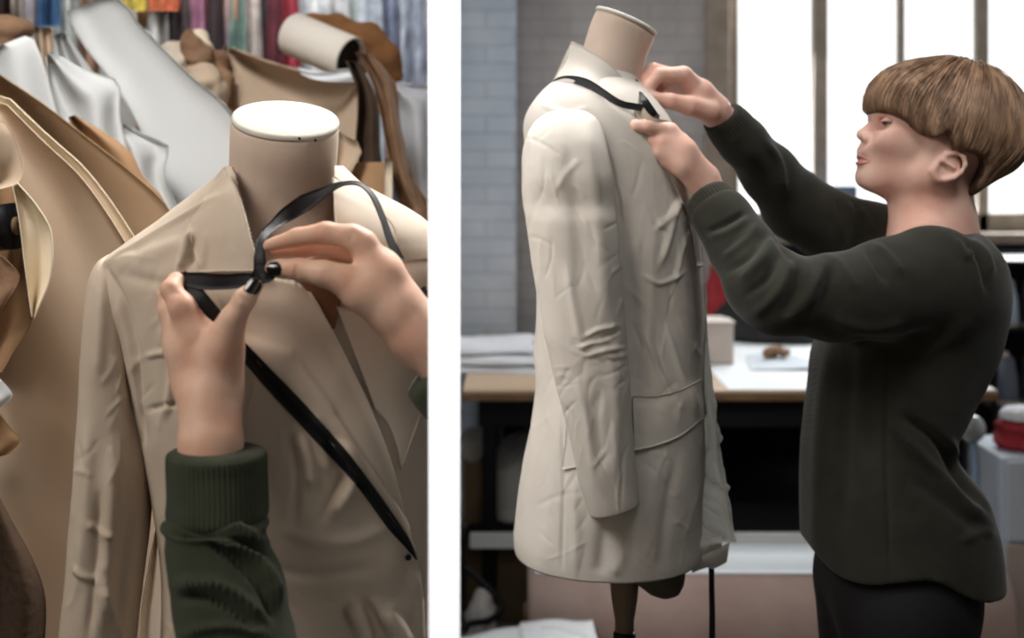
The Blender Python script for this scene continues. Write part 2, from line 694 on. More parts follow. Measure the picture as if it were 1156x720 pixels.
M['umber'] = mat('dark_brown_felt', RGB(84, 66, 52), .95, RGB(70, 54, 42), 10, .3, 60)
M['rollwrap'] = mat('pinkish_cloth', RGB(158, 138, 130), .6, RGB(148, 127, 119), 8, .15, 30)
M['whitecloth'] = mat('white_cloth', RGB(226, 228, 232), .85, RGB(216, 218, 224), 8, .25, 50, trans=.1)
M['bluegrey'] = mat('blue_grey', RGB(128, 146, 170), .7)
M['red'] = mat('red_cloth', RGB(160, 50, 56), .85, RGB(140, 40, 46), 20)
M['steel'] = mat('brushed_steel', RGB(200, 206, 210), .3, metal=.9)


def brick_mat(name, c1, c2, cm, sx=1.0):
    m = mat(name, c1, .85)
    nt = m.node_tree
    b = nt.nodes['Principled BSDF']
    tc = nt.nodes.new('ShaderNodeTexCoord')
    sp = nt.nodes.new('ShaderNodeSeparateXYZ')
    cb = nt.nodes.new('ShaderNodeCombineXYZ')
    ad = nt.nodes.new('ShaderNodeMath')
    ad.operation = 'ADD'
    nt.links.new(tc.outputs['Object'], sp.inputs[0])
    nt.links.new(sp.outputs['X'], ad.inputs[0])
    nt.links.new(sp.outputs['Y'], ad.inputs[1])
    nt.links.new(ad.outputs[0], cb.inputs['X'])
    nt.links.new(sp.outputs['Z'], cb.inputs['Y'])
    br = nt.nodes.new('ShaderNodeTexBrick')
    br.inputs['Scale'].default_value = 1.0
    br.inputs['Brick Width'].default_value = .25 * sx
    br.inputs['Row Height'].default_value = .077
    br.inputs['Mortar Size'].default_value = .006
    br.inputs['Color1'].default_value = c1
    br.inputs['Color2'].default_value = c2
    br.inputs['Mortar'].default_value = cm
    nt.links.new(cb.outputs[0], br.inputs['Vector'])
    nz = nt.nodes.new('ShaderNodeTexNoise')
    nz.inputs['Scale'].default_value = 5
    nz.inputs['Detail'].default_value = 6
    nt.links.new(tc.outputs['Object'], nz.inputs['Vector'])
    mx = nt.nodes.new('ShaderNodeMix')
    mx.data_type = 'RGBA'
    mx.blend_type = 'OVERLAY'
    mx.inputs[0].default_value = .35
    nt.links.new(br.outputs['Color'], mx.inputs[6])
    nt.links.new(nz.outputs['Fac'], mx.inputs[7])
    nt.links.new(mx.outputs[2], b.inputs['Base Color'])
    bp = nt.nodes.new('ShaderNodeBump')
    bp.inputs['Strength'].default_value = .25
    bp.inputs['Distance'].default_value = .01
    nt.links.new(br.outputs['Fac'], bp.inputs['Height'])
    bp.invert = True
    nt.links.new(bp.outputs[0], b.inputs['Normal'])
    return m


M['brick'] = brick_mat('grey_brick', RGB(188, 183, 181), RGB(182, 177, 175), RGB(172, 167, 166))
M['brickpale'] = brick_mat('painted_brick', RGB(194, 203, 214), RGB(188, 197, 209), RGB(176, 185, 197))


# ------------------------------------------------------------------ the setting: two bays of a workshop with an added white divider between them
def struct(name, vf, m, bev=False):
    o = obj(name, vf[0], vf[1], m, smooth=False)
    o['kind'] = 'structure'
    return o


BACK = 5.6           # rear wall of the window bay
RX = 3.4
LX = -2.6
LB = 4.6             # rear wall of the other bay
ray = np.array([-76.5 / F, 1.0, 0.0])
ray /= np.linalg.norm(ray)
side = np.array([ray[1], -ray[0], 0])


def slab(d0, d1, t, z0, z1):
    a, b = ray * d0 / ray[1], ray * d1 / ray[1]
    Q = [a - side * t / 2, a + side * t / 2, b + side * t / 2, b - side * t / 2]
    v = [(q[0], q[1], z) for z in (z0, z1) for q in Q]
    f = [[3, 2, 1, 0], [4, 5, 6, 7], [0, 1, 5, 4], [1, 2, 6, 5], [2, 3, 7, 6], [3, 0, 4, 7]]
    return np.array(v), f


CEIL = 3.3
struct('floor', box(LX - .1, RX + .1, -2.6, BACK + .25, -.1, 0), M['floor'])
struct('ceiling', box(LX - .1, RX + .1, -2.6, BACK + .25, CEIL, CEIL + .1), M['plaster'])
struct('divider', slab(1.02, 1.12, 35.0 * 1.02 / F, 0, CEIL), M['white_paint'])  # added white bar standing for the gap between two separate views
struct('wall_between_added', slab(3.0, BACK, .070, 0, CEIL), M['white_paint'])  # added unseen partition behind the divider, for the bays' separate lighting
wx0 = (822 - CX) / F * BACK          # window opening
wx1 = 3.1
wz0 = CZ - 62 / F * BACK
wz1 = 2.95
struct('wall_back', join(box(-.34, wx0, BACK, BACK + .22, 0, CEIL), box(wx1, RX, BACK, BACK + .22, 0, CEIL),
                         box(wx0, wx1, BACK, BACK + .22, wz1, CEIL)), M['brick'])
struct('wall_under_window', box(wx0, wx1, BACK, BACK + .22, 0, wz0), M['darkwall'])
struct('wall_right', box(RX, RX + .1, -2.6, BACK + .22, 0, CEIL), M['plaster'])
struct('wall_left', box(LX - .1, LX, -2.6, LB, 0, CEIL), M['plaster'])
struct('wall_back_left', box(LX - .1, -.30, LB, LB + .1, 0, CEIL), M['plaster'])
struct('wall_front', box(LX - .1, RX + .1, -2.7, -2.6, 0, CEIL), M['plaster'])
# pale painted brick pier at the left end of the rear wall
px0, px1 = -.30, (583 - CX) / F * 5.3
struct('pier', box(px0, px1, 5.3, BACK, 0, CEIL), M['brickpale'])
# window: one frame with its bars, and the glass
fr = []
dW = BACK + .06
def bar_x(x0, x1, z0=wz0, z1=wz1, y0=dW, y1=dW + .07):
    return box((x0 - CX) / F * y0, (x1 - CX) / F * y0, y0, y1, z0, z1, .006)
wf = struct('window_1', join(bar_x(822, 834), bar_x(919, 935), bar_x(1016, 1022), bar_x(1104, 1117), bar_x(1200, 1212), bar_x(1290, 1303),
                        box(wx0, wx1, dW, dW + .07, wz0, wz0 + .085, .006), box(wx0, wx1, dW, dW + .07, wz1 - .06, wz1, .006)), M['frame'])
jamb = struct('trim_1', box((797 - CX) / F * (BACK - .03), (824 - CX) / F * (BACK - .03), BACK - .03, BACK + .1, wz0 - .05, CEIL, .005), M['frame'])
sill = struct('trim_2', box(wx0 - .06, wx1, BACK - .12, BACK + .1, wz0 - .05, wz0, .008), M['frame'])
gm = bpy.data.materials.new('window_glass')
gm.use_nodes = True
nt = gm.node_tree
nt.nodes.clear()
out = nt.nodes.new('ShaderNodeOutputMaterial')
tr = nt.nodes.new('ShaderNodeBsdfTransparent')
gl = nt.nodes.new('ShaderNodeBsdfGlossy')
gl.inputs['Roughness'].default_value = .02
fz = nt.nodes.new('ShaderNodeFresnel')
mx = nt.nodes.new('ShaderNodeMixShader')
nt.links.new(fz.outputs[0], mx.inputs[0])
nt.links.new(tr.outputs[0], mx.inputs[1])
nt.links.new(gl.outputs[0], mx.inputs[2])
nt.links.new(mx.outputs[0], out.inputs['Surface'])
gpane = struct('window_2', box(wx0, wx1, dW + .03, dW + .036, wz0, wz1), gm)
# ================================================================== the window bay
D = 2.0
# ---- dress form
form = thing('dress_form', 'cream tailor\'s dress form on wooden post under the coat near the window', 'dress form', (.19, 2.0, 0))
S = D / F


def rows_loft(rows, D, m=96, e=2.2):
    """rows: (y seen, left, right, half depth, depth of the middle)"""
    rows = np.asarray(rows, float)
    out = []
    th = np.linspace(0, 2 * np.pi, m, endpoint=False)
    for y, xl, xr, b, d in rows:
        A, B = P(xl, y, d), P(xr, y, d)
        c = (A + B) / 2
        a = (B[0] - A[0]) / 2
        ct, st = np.cos(th), np.sin(th)
        out.append(np.stack([c[0] + a * np.sign(ct) * np.abs(ct) ** (2 / e), c[1] + b * np.sign(st) * np.abs(st) ** (2 / e), np.full(m, c[2])], 1))
    return out


def resample_rows(rows, n):
    rows = np.asarray(rows, float)
    return spline(rows, n)


def neck_rings(axis, m=48):
    """axis: (x, y, half width, tilt in degrees, half depth)"""
    out = []
    th = np.linspace(0, 2 * np.pi, m, endpoint=False)
    for x, y, r, tl, b, d in axis:
        c = P(x, y, d)
        t = math.radians(tl)
        u = np.array([math.cos(t), 0, -math.sin(t)])
        out.append(c + np.cos(th)[:, None] * u * (r * d / F) + np.sin(th)[:, None] * np.array([0, b, 0]))
    return out


ax = [(706, 27, 36, 24, .052, D), (703.5, 33, 36.5, 24, .053, D), (697, 50, 36, 20, .053, D), (690, 75, 36, 14, .055, D), (683, 105, 40, 8, .06, D), (676, 140, 48, 0, .065, D)]
v, f = loft(neck_rings(spline(ax, 24)))
obj('neck', v, f, M['form'], form)
cap_ax = [(706.2, 26.5, 37.4, 24, .054, D), (706.9, 24.4, 37.6, 24, .0545, D), (707.5, 22.9, 37.0, 24, .0535, D), (708.0, 21.8, 33, 24, .047, D), (708.3, 21.2, 20, 24, .028, D), (708.3, 21, 4, 24, .005, D)]
v, f = loft(neck_rings(cap_ax))
obj('neck_cap', v, f, M['formcap'], form)
# torso padding seen only under the hem
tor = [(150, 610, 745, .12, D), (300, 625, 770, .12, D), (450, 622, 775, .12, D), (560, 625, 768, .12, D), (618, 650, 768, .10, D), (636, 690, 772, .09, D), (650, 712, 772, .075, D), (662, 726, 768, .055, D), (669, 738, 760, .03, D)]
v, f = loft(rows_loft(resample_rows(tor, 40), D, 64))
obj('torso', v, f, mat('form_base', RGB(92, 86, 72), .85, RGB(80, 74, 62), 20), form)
post = lathe([(.016, 0), (.016, .02), (.018, .03), (.0225, .06), (.0265, .12), (.0275, .17), (.027, .24)], P(705, 712, D))
obj('post', *post, M['wood'], form)
pz = P(705, 712, D)
obj('collar_clamp', *lathe([(.017, -.06), (.019, -.055), (.019, -.004), (.015, 0)], pz), M['iron'], form)
obj('pole', *lathe([(.0125, 0), (.0125, pz[2] - .03)], (pz[0], pz[1], .03)), M['iron'], form)
base = [lathe([(.05, .0), (.05, .02), (.03, .05), (.02, .06)], (pz[0], pz[1], 0.02))]
for k in range(4):
    a = math.pi / 4 + k * math.pi / 2
    q = np.array([pz[0], pz[1], 0])
    e = np.array([math.cos(a), math.sin(a), 0])
    base.append(tube([q + e * .02 + [0, 0, .05], q + e * .12 + [0, 0, .045], q + e * .22 + [0, 0, .012]], [.014, .012, .01], 12, 10))
obj('tripod_base', *join(*base), M['iron'], form)

# ---- coat
coat = thing('jacket', 'unfinished cream calico coat with long sleeve on the dress form by the window', 'coat', (.19, 2.0, .8))
R = [(84, 640, 716, .058, D), (96, 624, 722, .085, D), (110, 610, 734, .115, D), (125, 599, 746, .132, D), (140, 594, 756, .142, D), (160, 595, 763, .148, D), (190, 596, 773, .15, D),
     (230, 598, 782, .15, D), (270, 602, 786, .148, D), (310, 606, 789, .142, D), (350, 607, 790, .137, D), (400, 604, 791, .137, D),
     (440, 604, 792, .142, D), (480, 598, 793, .148, D), (520, 591, 793, .152, D), (560, 585, 790, .155, D), (600, 580, 788, .158, D), (612, 580, 788, .159, D), (621, 581, 787, .159, D)]
v, f = loft(rows_loft(resample_rows(R, 300), D, 380), cap1=False)
body = obj('coat_body', v, f, M['calico'], coat)
crumple(body, .0034, 4.2, (1, 1, .45), 3, 3)
crumple(body, .0007, 16, (1, 1, .6), 2, 5)
sculpt(body, 1.0, [
    ([(612, 118), (640, 128), (662, 122)], 3, .002), ([(590, 150), (610, 165), (640, 160)], 8, .002),
    ([(592, 260), (603, 285), (622, 292)], 5, .003), ([(600, 300), (612, 350), (622, 420)], 6, .003),
    ([(606, 330), (598, 430), (588, 560)], 9, .004), ([(622, 380), (615, 500), (604, 630)], 9, -.005),
    ([(634, 470), (636, 540), (634, 640)], 2.2, -.004), ([(648, 540), (650, 600), (650, 645)], 6, .004),
    ([(700, 240), (712, 330), (716, 440)], 9, -.005), ([(722, 430), (734, 350), (738, 250)], 8, .003),
    ([(728, 378), (748, 425), (775, 470)], 3.5, .005), ([(752, 370), (768, 420), (790, 470)], 3.5, .005),
    ([(740, 400), (760, 440), (780, 475)], 5, -.003),
    ([(765, 225), (755, 270), (745, 300)], 4, .005), ([(778, 255), (768, 290), (762, 320)], 3, .004),
    ([(740, 260), (760, 240), (770, 222)], 4, .004), ([(725, 310), (745, 320), (775, 306)], 2.5, .003),
    ([(716, 455), (740, 452), (764, 446)], 1.8, -.002),
    ([(700, 600), (700, 625), (696, 650)], 8, .005), ([(684, 590), (680, 620), (676, 650)], 8, -.004),
    ([(735, 520), (730, 580), (735, 640)], 12, .004), ([(765, 510), (752, 580), (745, 640)], 6, -.003),
    ([(655, 128), (680, 160), (696, 215), (702, 260)], 2.5, -.005),
])
creases(body, 90, (690, 150, 795, 640), 31, .0013, ang=(75, 28))
creases(body, 60, (585, 130, 690, 650), 32, .0012, ang=(95, 30))
sol = body.modifiers.new('thickness', 'SOLIDIFY')
sol.thickness = .003
sol.offset = -1
BB = bvh(body)
# sleeve, hanging in front of the body
dS = 1.86
SR = [(122, 640, 664, .02, 1.905), (128, 618, 672, .04, 1.90), (140, 602, 681, .056, 1.885), (165, 591, 687, .064, 1.87), (200, 588.5, 692, .066, dS), (230, 590, 695, .064, dS), (250, 594, 697, .062, dS - .01), (300, 602, 701, .058, dS - .015), (350, 612, 703, .053, dS - .02),
      (400, 622, 706, .050, dS - .02), (440, 631, 709, .048, dS - .02), (480, 641, 712, .045, dS - .02), (520, 651, 715, .043, dS - .02), (550, 660, 718, .041, dS - .02), (573, 667, 720, .039, dS - .02)]
v, f = loft(rows_loft(resample_rows(SR, 260), dS, 190), cap1=False)
v[:, 2] += np.where(v[:, 2] < P(0, 520, dS)[2], 1, 0) * (PX(v)[:, 0] - 694) / 26 * .010 * np.clip((P(0, 520, dS)[2] - v[:, 2]) / .07, 0, 1)
slv = obj('sleeve', v, f, M['calico'], coat)
crumple(slv, .0032, 5.5, (1, 1, .45), 3, 21)
crumple(slv, .0007, 18, (1, 1, .7), 2, 23)
sculpt(slv, 1.0, [
    ([(660, 128), (668, 180), (676, 260), (684, 360)], 10, .006), ([(640, 150), (650, 230), (655, 330)], 8, -.003),
    ([(660, 380), (676, 372), (697, 368)], 3, .004), ([(655, 392), (672, 386), (690, 384)], 3, .004), ([(662, 402), (680, 396), (702, 392)], 3, .004),
    ([(668, 386), (690, 378), (702, 374)], 2, -.003), ([(650, 430), (662, 470), (670, 540)], 5, .003),
    ([(690, 400), (696, 470), (694, 540)], 6, .003), ([(676, 440), (672, 480), (682, 520)], 6, -.004), ([(640, 300), (648, 350), (660, 400)], 5, .003),
    ([(655, 180), (640, 195), (628, 215)], 4, .002), ([(690, 170), (694, 230), (698, 300)], 3, .002)])
creases(slv, 70, (595, 140, 715, 570), 33, .0012, ang=(95, 35))
creases(slv, 30, (630, 360, 712, 440), 34, .0010, ang=(10, 25), ln=(14, 34))
sol = slv.modifiers.new('thickness', 'SOLIDIFY')
sol.thickness = .003
sol.offset = -1
# stand-up collar and the revers running down from it
nt_ = []
def ring_arc(pts, d0, b):
    """pts (x,y) left to right on the near half of the neck"""
    pts = spline(pts, 40)
    u = np.linspace(-1, 1, 40)
    return np.array([P(x, y, d0 - b * math.sqrt(max(0, 1 - s * s))) for (x, y), s in zip(pts, u)])
top = ring_arc([(646, 47), (662, 55), (688, 73), (708, 96), (722, 121)], 2.0, .072)
mid = ring_arc([(640, 68), (658, 75), (684, 92), (704, 110), (720, 126)], 2.0, .083)
bot = ring_arc([(624, 94), (650, 92), (682, 104), (702, 117), (718, 131)], 2.0, .104)
bot2 = ring_arc([(622, 98), (650, 98), (682, 110), (702, 122), (718, 134)], 2.0, .098)
G = np.stack([spline(np.stack([top[i], mid[i], bot[i], bot2[i]]), 16) for i in range(40)], 1)
# far half of the collar behind the neck
topb = np.array([P(x, y, 2.0 + .068 * math.sqrt(max(0, 1 - s * s))) for (x, y), s in zip(spline([(646, 47), (668, 58), (695, 82), (722, 121)], 40), np.linspace(-1, 1, 40))])
botb = np.array([P(x, y, 2.0 + .095 * math.sqrt(max(0, 1 - s * s))) for (x, y), s in zip(spline([(624, 94), (650, 92), (690, 108), (718, 131)], 40), np.linspace(-1, 1, 40))])
v1 = thick_grid(G, .004)
Gb = np.stack([spline(np.stack([topb[i], botb[i]]), 8) for i in range(40)], 1)
v2 = thick_grid(Gb, .004)
col_o = obj('collar', *join(v1, v2), M['calico'], coat)
panel('lapel', [(716, 124), (724, 140), (738, 165), (757, 200), (778, 250), (786, 300)], [(728, 126), (745, 145), (762, 172), (776, 205), (789, 255), (794, 300)], BB, .003, .003, M['calico'], coat, offs=lambda T, U: .006 * np.sin(np.pi * U) * np.sin(np.pi * T))
panel('pocket_flap', [(714, 447), (740, 447), (768, 440), (792, 428)], [(716, 508), (742, 502), (770, 490), (797, 468)], BB, .004, .003, M['calico'], coat, n=40, w=20, bulge=.002)
panel('vent_facing', [(640, 472), (638, 505), (634, 530)], [(662, 476), (662, 505), (661, 525)], BB, .003, .003, M['calico'], coat, n=20, w=10)
# crumpled front edge, the facing turned towards the window
A = [(788, 300), (786, 350), (789, 400), (794, 440), (791, 480), (788, 515), (783, 545), (776, 575), (764, 601)]
B = [(792, 300), (797, 350), (800, 400), (804, 440), (808, 480), (815, 525), (821, 560), (828, 600), (831, 612)]
fac = panel('front_facing', A, B, None, 0, .003, M['facing'], coat, n=120, w=60, dflt=1.97)
crumple(fac, .0045, 15, (1, 1, .8), 3, 40)
sculpt(fac, 1.5, [([(790, 530), (800, 542), (822, 552)], 3, .008), ([(784, 550), (796, 568), (815, 582)], 4, -.008), ([(775, 572), (795, 590), (820, 604)], 3.5, .008),
             ([(800, 450), (803, 500), (795, 540)], 3, -.006), ([(808, 470), (815, 540), (825, 605)], 2.5, .006), ([(792, 470), (793, 500), (790, 520)], 2.5, -.005), ([(800, 560), (812, 575), (820, 596)], 3, -.006)])
A = [(763, 600), (770, 606), (785, 608), (800, 606), (815, 606)]
B = [(767, 610), (776, 622), (788, 628), (800, 624), (814, 617)]
hemf = panel('hem_fold', A, B, None, 0, .004, M['facing'], coat, n=60, w=20, dflt=1.945, bulge=.012)
crumple(hemf, .002, 30, (1, 1, 1), 2, 44)
panel('hanging_hem', [(782, 622), (800, 624), (812, 618), (824, 612)], [(781, 646), (798, 640), (806, 641), (820, 634)], None, 0, .003, M['calico'], coat, n=30, w=14, dflt=1.99, bulge=.004)

# ---- black tape on the coat
tape = thing('style_tape', 'black style tape pinned round the collar of the coat by the window', 'tape', P(680, 110, 1.9))
fl = bvh(body, slv, col_o)
def on(pts, off=.004, bv=fl, d0=1.9):
    o = []
    for x, y in pts:
        h = hit(bv, x, y)
        o.append(P(x, y, (h if h else d0) - off))
    return o
def smooth_path(pts, n=14, it=3):
    q = np.array(pts)
    for _ in range(it):
        q[1:-1] = (q[:-2] + 2 * q[1:-1] + q[2:]) / 4
    return q
pth = [(617, 100), (624, 92), (632, 87.5), (645, 87.5), (658, 91), (670, 97), (682, 105), (692, 113), (700, 118.5), (708, 119.5), (718, 120), (726, 122)]
q = on(pth[1:-2], .009)
q = [P(617, 101, 2.02)] + q + [P(718, 120, q[-1][1] - .004), P(727, 122, q[-1][1] - .006)]
ribbon('tape_run', smooth_path(q, it=2), [.004, .007, .0095, .011, .0145, .0115, .0105, .011], .0012, M['black_tape'], tape, twist=[0, 0, 0, 10, 0, 0, 0, 0])
dk = q[-1][1]
ribbon('tape_loop', [P(718, 90, 1.95), P(722, 100, 1.94), P(727, 112, dk), P(733, 122, dk - .004), P(739, 131, dk), P(747, 134, 1.93)], [.007, .006, .008, .013, .011, .006], .0012, M['black_tape'], tape, twist=[60, 50, 30, 0, 0, 20])
ribbon('tape_lining', [P(729, 122, dk - .002), P(727, 127, dk - .003), P(734, 134, dk - .003), P(742, 137, dk - .001), P(752, 139, dk + .01), P(760, 141, dk + .02)], [.008, .010, .009, .008, .005], .001, M['muslin'], tape)
tail = thing('style_tape', 'black tape end hanging straight down below the front hem of the coat', 'tape', P(803, 720, 1.995))
ribbon('tape_tail', [P(803, 634, 1.998), P(803.5, 665, 2.0), P(804, 700, 2.0), P(803.5, 760, 2.0), P(804, 830, 2.0)], [.009, .0095, .0105, .012, .012], .0012, M['black_tape'], tail, twist=[10, 0, -15, 0, 10])
# ================================================================== the worker at the window
pers = thing('person', 'person with a short brown bowl haircut in a dark olive knit top pinning the coat', 'person', (.64, 2.0, 0))
px2m = D / F
B = Body()
# skull, face, jaw (seen in profile, chin lifted)
hc = P(1066, 142, D)
B.ell(hc, (78 * px2m, 53 * px2m, 66 * px2m), .01)
B.ell(P(1020, 156, D), (50 * px2m, 44 * px2m, 52 * px2m), .02)
B.ell(P(1004, 168, D), (36 * px2m, 29 * px2m, 44 * px2m), .02)
B.cone(P(985, 197, D), 19 * px2m, P(1000, 190, D), 24 * px2m, .02)
for s in (-1, 1):
    B.cone(P(990, 201, D + s * .006), 16 * px2m, P(1046, 197, D + s * .050), 14 * px2m, .02)
    B.cone(P(1046, 197, D + s * .050), 14 * px2m, P(1062, 165, D + s * .056), 16 * px2m, .02)
    B.ell(P(1008, 157, D + s * .040), (20 * px2m, .014, 11 * px2m), .02)
    B.ell(P(996, 140, D + s * .034), (9 * px2m, .019, 7.5 * px2m), .012, 's')
prof = [(1160, 40), (985, 60), (983, 120), (985.5, 131), (988, 139), (984, 146), (980, 156), (976.5, 162), (971, 168), (969.6, 172), (970, 176), (973.2, 179.3), (970, 182.5), (969.6, 186), (970.6, 190),
        (967.2, 196), (965.6, 202), (968, 208), (978, 214), (992, 220), (1003, 227), (1060, 260), (1160, 260)]
B.poly(prof, D, D - .2, D + .2, .004)
# nose
B.cone(P(988.5, 137.5, D), .0072, P(973.6, 151.6, D), .0092, .008)
B.cone(P(973.8, 152.4, D), .0092, P(981, 157, D), .0105, .005)
for s in (-1, 1):
    B.ell(P(981, 155.6, D + s * .0145), (.0120, .0085, .0102), .004)
    B.ell(P(976.5, 159.8, D + s * .008), (.0035, .003, .0025), .003, 's')
    # lids
    B.ell(P(1002, 139.5, D + s * .0395), (.0125, .009, .0088), .004)
    # ear
    e = D + s * .0775
    B.ell(P(1070, 186, e - s * .012), (.012, .014, .022), .01)
    ear = [(1056, 199), (1053, 193), (1057, 188), (1062, 181), (1070, 174), (1080, 172.5), (1088, 177), (1090, 186), (1085, 195), (1077, 201), (1068, 203), (1060, 203)]
    for i in range(len(ear)):
        a, b = ear[i], ear[(i + 1) % len(ear)]
        t0 = .0035 if i > 1 else .0055
        off = lambda p: e + s * .010 * (p[0] - 1056) / 34
        B.cone(P(*a, off(a)), t0, P(*b, off(b)), t0, .004)
    B.ell(P(1071, 187, e - s * .001), (.021, .005, .019), .006)
    B.ell(P(1068, 189, e + s * .006), (.010, .0055, .009), .006, 's')
    B.cone(P(1066, 182, e + s * .005), .0028, P(1078, 190, e + s * .008), .0028, .004)
# mouth line, philtrum of the lips
B.cone(P(966, 178.6, D), .0016, P(981, 182.4, D - .022), .0014, .003, 's')
B.cone(P(966, 178.6, D), .0016, P(981, 182.4, D + .022), .0014, .003, 's')
# neck and shoulders inside the top
B.cone(P(1043, 215, D), .058, P(1050, 290, D), .064, .025)
B.cone(P(1058, 200, D), .05, P(1066, 280, D), .06, .025)
B.cone(P(1047, 290, D - .10), .05, P(1035, 275, D + .10), .05, .03)
B.stack([P(0, y, D)[2] for y in (285, 340, 420, 520, 600)], [P(x, 0, D)[0] for x in (1045, 1040, 1010, 992, 1005)], [D] * 5,
        [.07, .075, .065, .06, .075], [.11, .12, .105, .09, .12], .02)
# arms inside the sleeves
B.chain([(1050, 312, 1.87, 34), (960, 334, 1.815, 27), (874, 330, 1.79, 24), (838, 281, 1.835, 21), (806, 226, 1.875, 17), (796, 203, 1.885, 17)], .01)
B.chain([(1020, 285, 2.13, 28), (955, 262, 2.18, 25), (905, 238, 2.18, 22), (866, 194, 2.12, 19), (820, 139, 2.035, 16), (806, 126, 2.02, 17)], .01)
# near hand: back of the hand towards us, forefinger along the cloth, the rest folded under
w = [(796, 203, 1.885)]
for kx, ky, kd, r in ((756, 149, 1.870, 10.5), (748, 160, 1.865, 10.5), (747, 171, 1.867, 10), (752, 181, 1.873, 9)):
    B.chain([(794, 201 if ky < 165 else 208, 1.880, 15), (772, 175 + (ky - 160) * .55, 1.867, 13), (kx, ky, kd, r)], .010)
B.chain([(756, 148, 1.870, 10), (732, 142.5, 1.860, 8.2), (718, 142.5, 1.863, 7.4), (708, 142.5, 1.869, 6.6)], .004)
B.chain([(748, 160, 1.865, 9.6), (737, 158, 1.871, 8.4), (738, 155, 1.900, 7.6), (746, 156, 1.910, 6.6)], .004)
B.chain([(747, 171, 1.867, 9), (738, 169, 1.875, 8), (741, 166, 1.903, 7.2), (750, 166, 1.913, 6.4)], .004)
B.chain([(752, 181, 1.873, 8), (743, 179, 1.881, 7), (746, 176, 1.905, 6.4), (753, 175, 1.913, 5.8)], .004)
B.chain([(788, 190, 1.900, 12), (768, 160, 1.910, 10), (745, 147, 1.900, 8.6), (728, 138, 1.887, 7.2)], .006)
# far hand: forefinger and thumb pinching the tape
for kx, ky, kd in ((772, 84, 1.985), (768, 88, 2.005), (768, 95, 2.022), (770, 103, 2.034)):
    B.chain([(806, 124, 2.02, 15), (790, 106, 2.008, 13), (kx, ky, kd, 9.6)], .010)
B.chain([(771, 84, 1.985, 9.4), (744, 84, 1.968, 8.0), (733, 97, 1.962, 7.2), (730, 108, 1.958, 6.2)], .004)
B.chain([(768, 88, 2.005, 9.4), (738, 79, 1.995, 8.2), (727, 90, 1.985, 7.4), (726, 101, 1.975, 6.4)], .004)
B.chain([(768, 95, 2.022, 9), (742, 82, 2.02, 7.8), (730, 93, 2.01, 7), (730, 103, 2.0, 6.2)], .004)
B.chain([(770, 103, 2.034, 8), (750, 94, 2.036, 7), (741, 103, 2.03, 6.2), (742, 110, 2.02, 5.6)], .004)
B.chain([(800, 125, 1.995, 13), (778, 119, 1.975, 11), (756, 114, 1.962, 8.8), (736, 110, 1.955, 6.8)], .006)
skin_o = sdf_obj('body', B, .0026, M['skin'], pers, it=2)
# eyes, brows and lips
for s in (-1, 1):
    c = P(1001.2, 139.8, D + s * .0405)
    vv, ff = lathe([(.0005, -.0095), (.004, -.0088), (.007, -.0066), (.009, -.003), (.0095, 0), (.009, .003), (.007, .0066), (.004, .0088), (.0005, .0095)], c, (0, 1, 0), 20)
    vv[:, 2] = c[2] + (vv[:, 2] - c[2]) * .66
    ey = obj('eye', vv, ff, M['eye'], pers)
    obj('iris', *lathe([(.0042, 0), (.004, .0012), (.002, .0018), (.0003, .002)], c + np.array([-.0050, s * .0066, .0012]), (-.6, s * .78, .12), 16), M['iris'], ey)
    lid = [P(995, 137.2, D + s * .043), P(999, 135.6, D + s * .049), P(1004, 136.4, D + s * .0505), P(1009, 139.5, D + s * .049)]
    obj('eyelid', *tube(lid, [.0014, .0034, .0034, .0014], 14, 8), M['skin'], pers)
    lash = [p + np.array([-.0008, s * .001, -.0022]) for p in lid]
    obj('eyelashes', *tube(lash, [.0006, .0011, .0011, .0006], 14, 6), M['hairbase'], pers)
SB = bvh(skin_o)
def lip(path):
    near = [P(x, y, (hit(SB, x, y) or D) + .0006) for x, y in path]
    mid = P(path[0][0] - 2.6, path[0][1] - .2, D)
    far = [np.array([q[0], 2 * D - q[1], q[2]]) for q in near]
    return near[::-1] + [mid] + far
up = lip([(973.2, 176.4), (976, 178), (979.5, 180), (983, 181.6)])
lo = lip([(973.2, 184), (976, 184), (979, 183.6), (982.5, 182.6)])
obj('lips', *join(tube(up, [.0008, .0018, .0028, .0034, .0038, .0034, .0028, .0018, .0008], 30, 10), tube(lo, [.0008, .0020, .0032, .0040, .0044, .0040, .0032, .0020, .0008], 30, 10)), M['lip'], pers)

# ---- hair: bowl cut with a full fringe
hp = [(983, 128), (982, 112), (987, 97), (1003, 80), (1028, 70), (1060, 66), (1090, 72), (1115, 81), (1138, 102), (1152, 131), (1156.5, 158), (1151, 180), (1135, 195), (1112, 207), (1098, 214), (1086, 226), (1080, 224),
      (1082, 212), (1089, 200), (1091, 186), (1087, 176), (1070, 170), (1056, 172), (1053, 162), (1049, 151), (1035, 157), (1022, 153), (1010, 139), (996, 131)]
H = Body()
H.ell(P(1070, 140, D), (87.5 * px2m, .094, 75 * px2m), .01)
H.ell(P(1118, 155, D), (39 * px2m, .078, 48 * px2m), .03)
H.ell(P(1020, 120, D), (40 * px2m, .074, 42 * px2m), .03)
H.ell(P(1085, 200, D), (26 * px2m, .062, 26 * px2m), .03)
H.ell(P(1062, 150, D), (62 * px2m, .098, 44 * px2m), .02)
for s in (-1, 1):
    H.chain([(1061, 144, D + s * .084, 9), (1060, 158, D + s * .088, 7.5), (1058, 171, D + s * .088, 5.5)], .01)
H.poly(hp, D, D - .2, D + .2, .006)
hair = sdf_obj('hair', H, .003, M['hairbase'], pers, it=1)
hb = bvh(hair)
crown = P(1094, 84, D)
hcn = P(1072, 150, D)
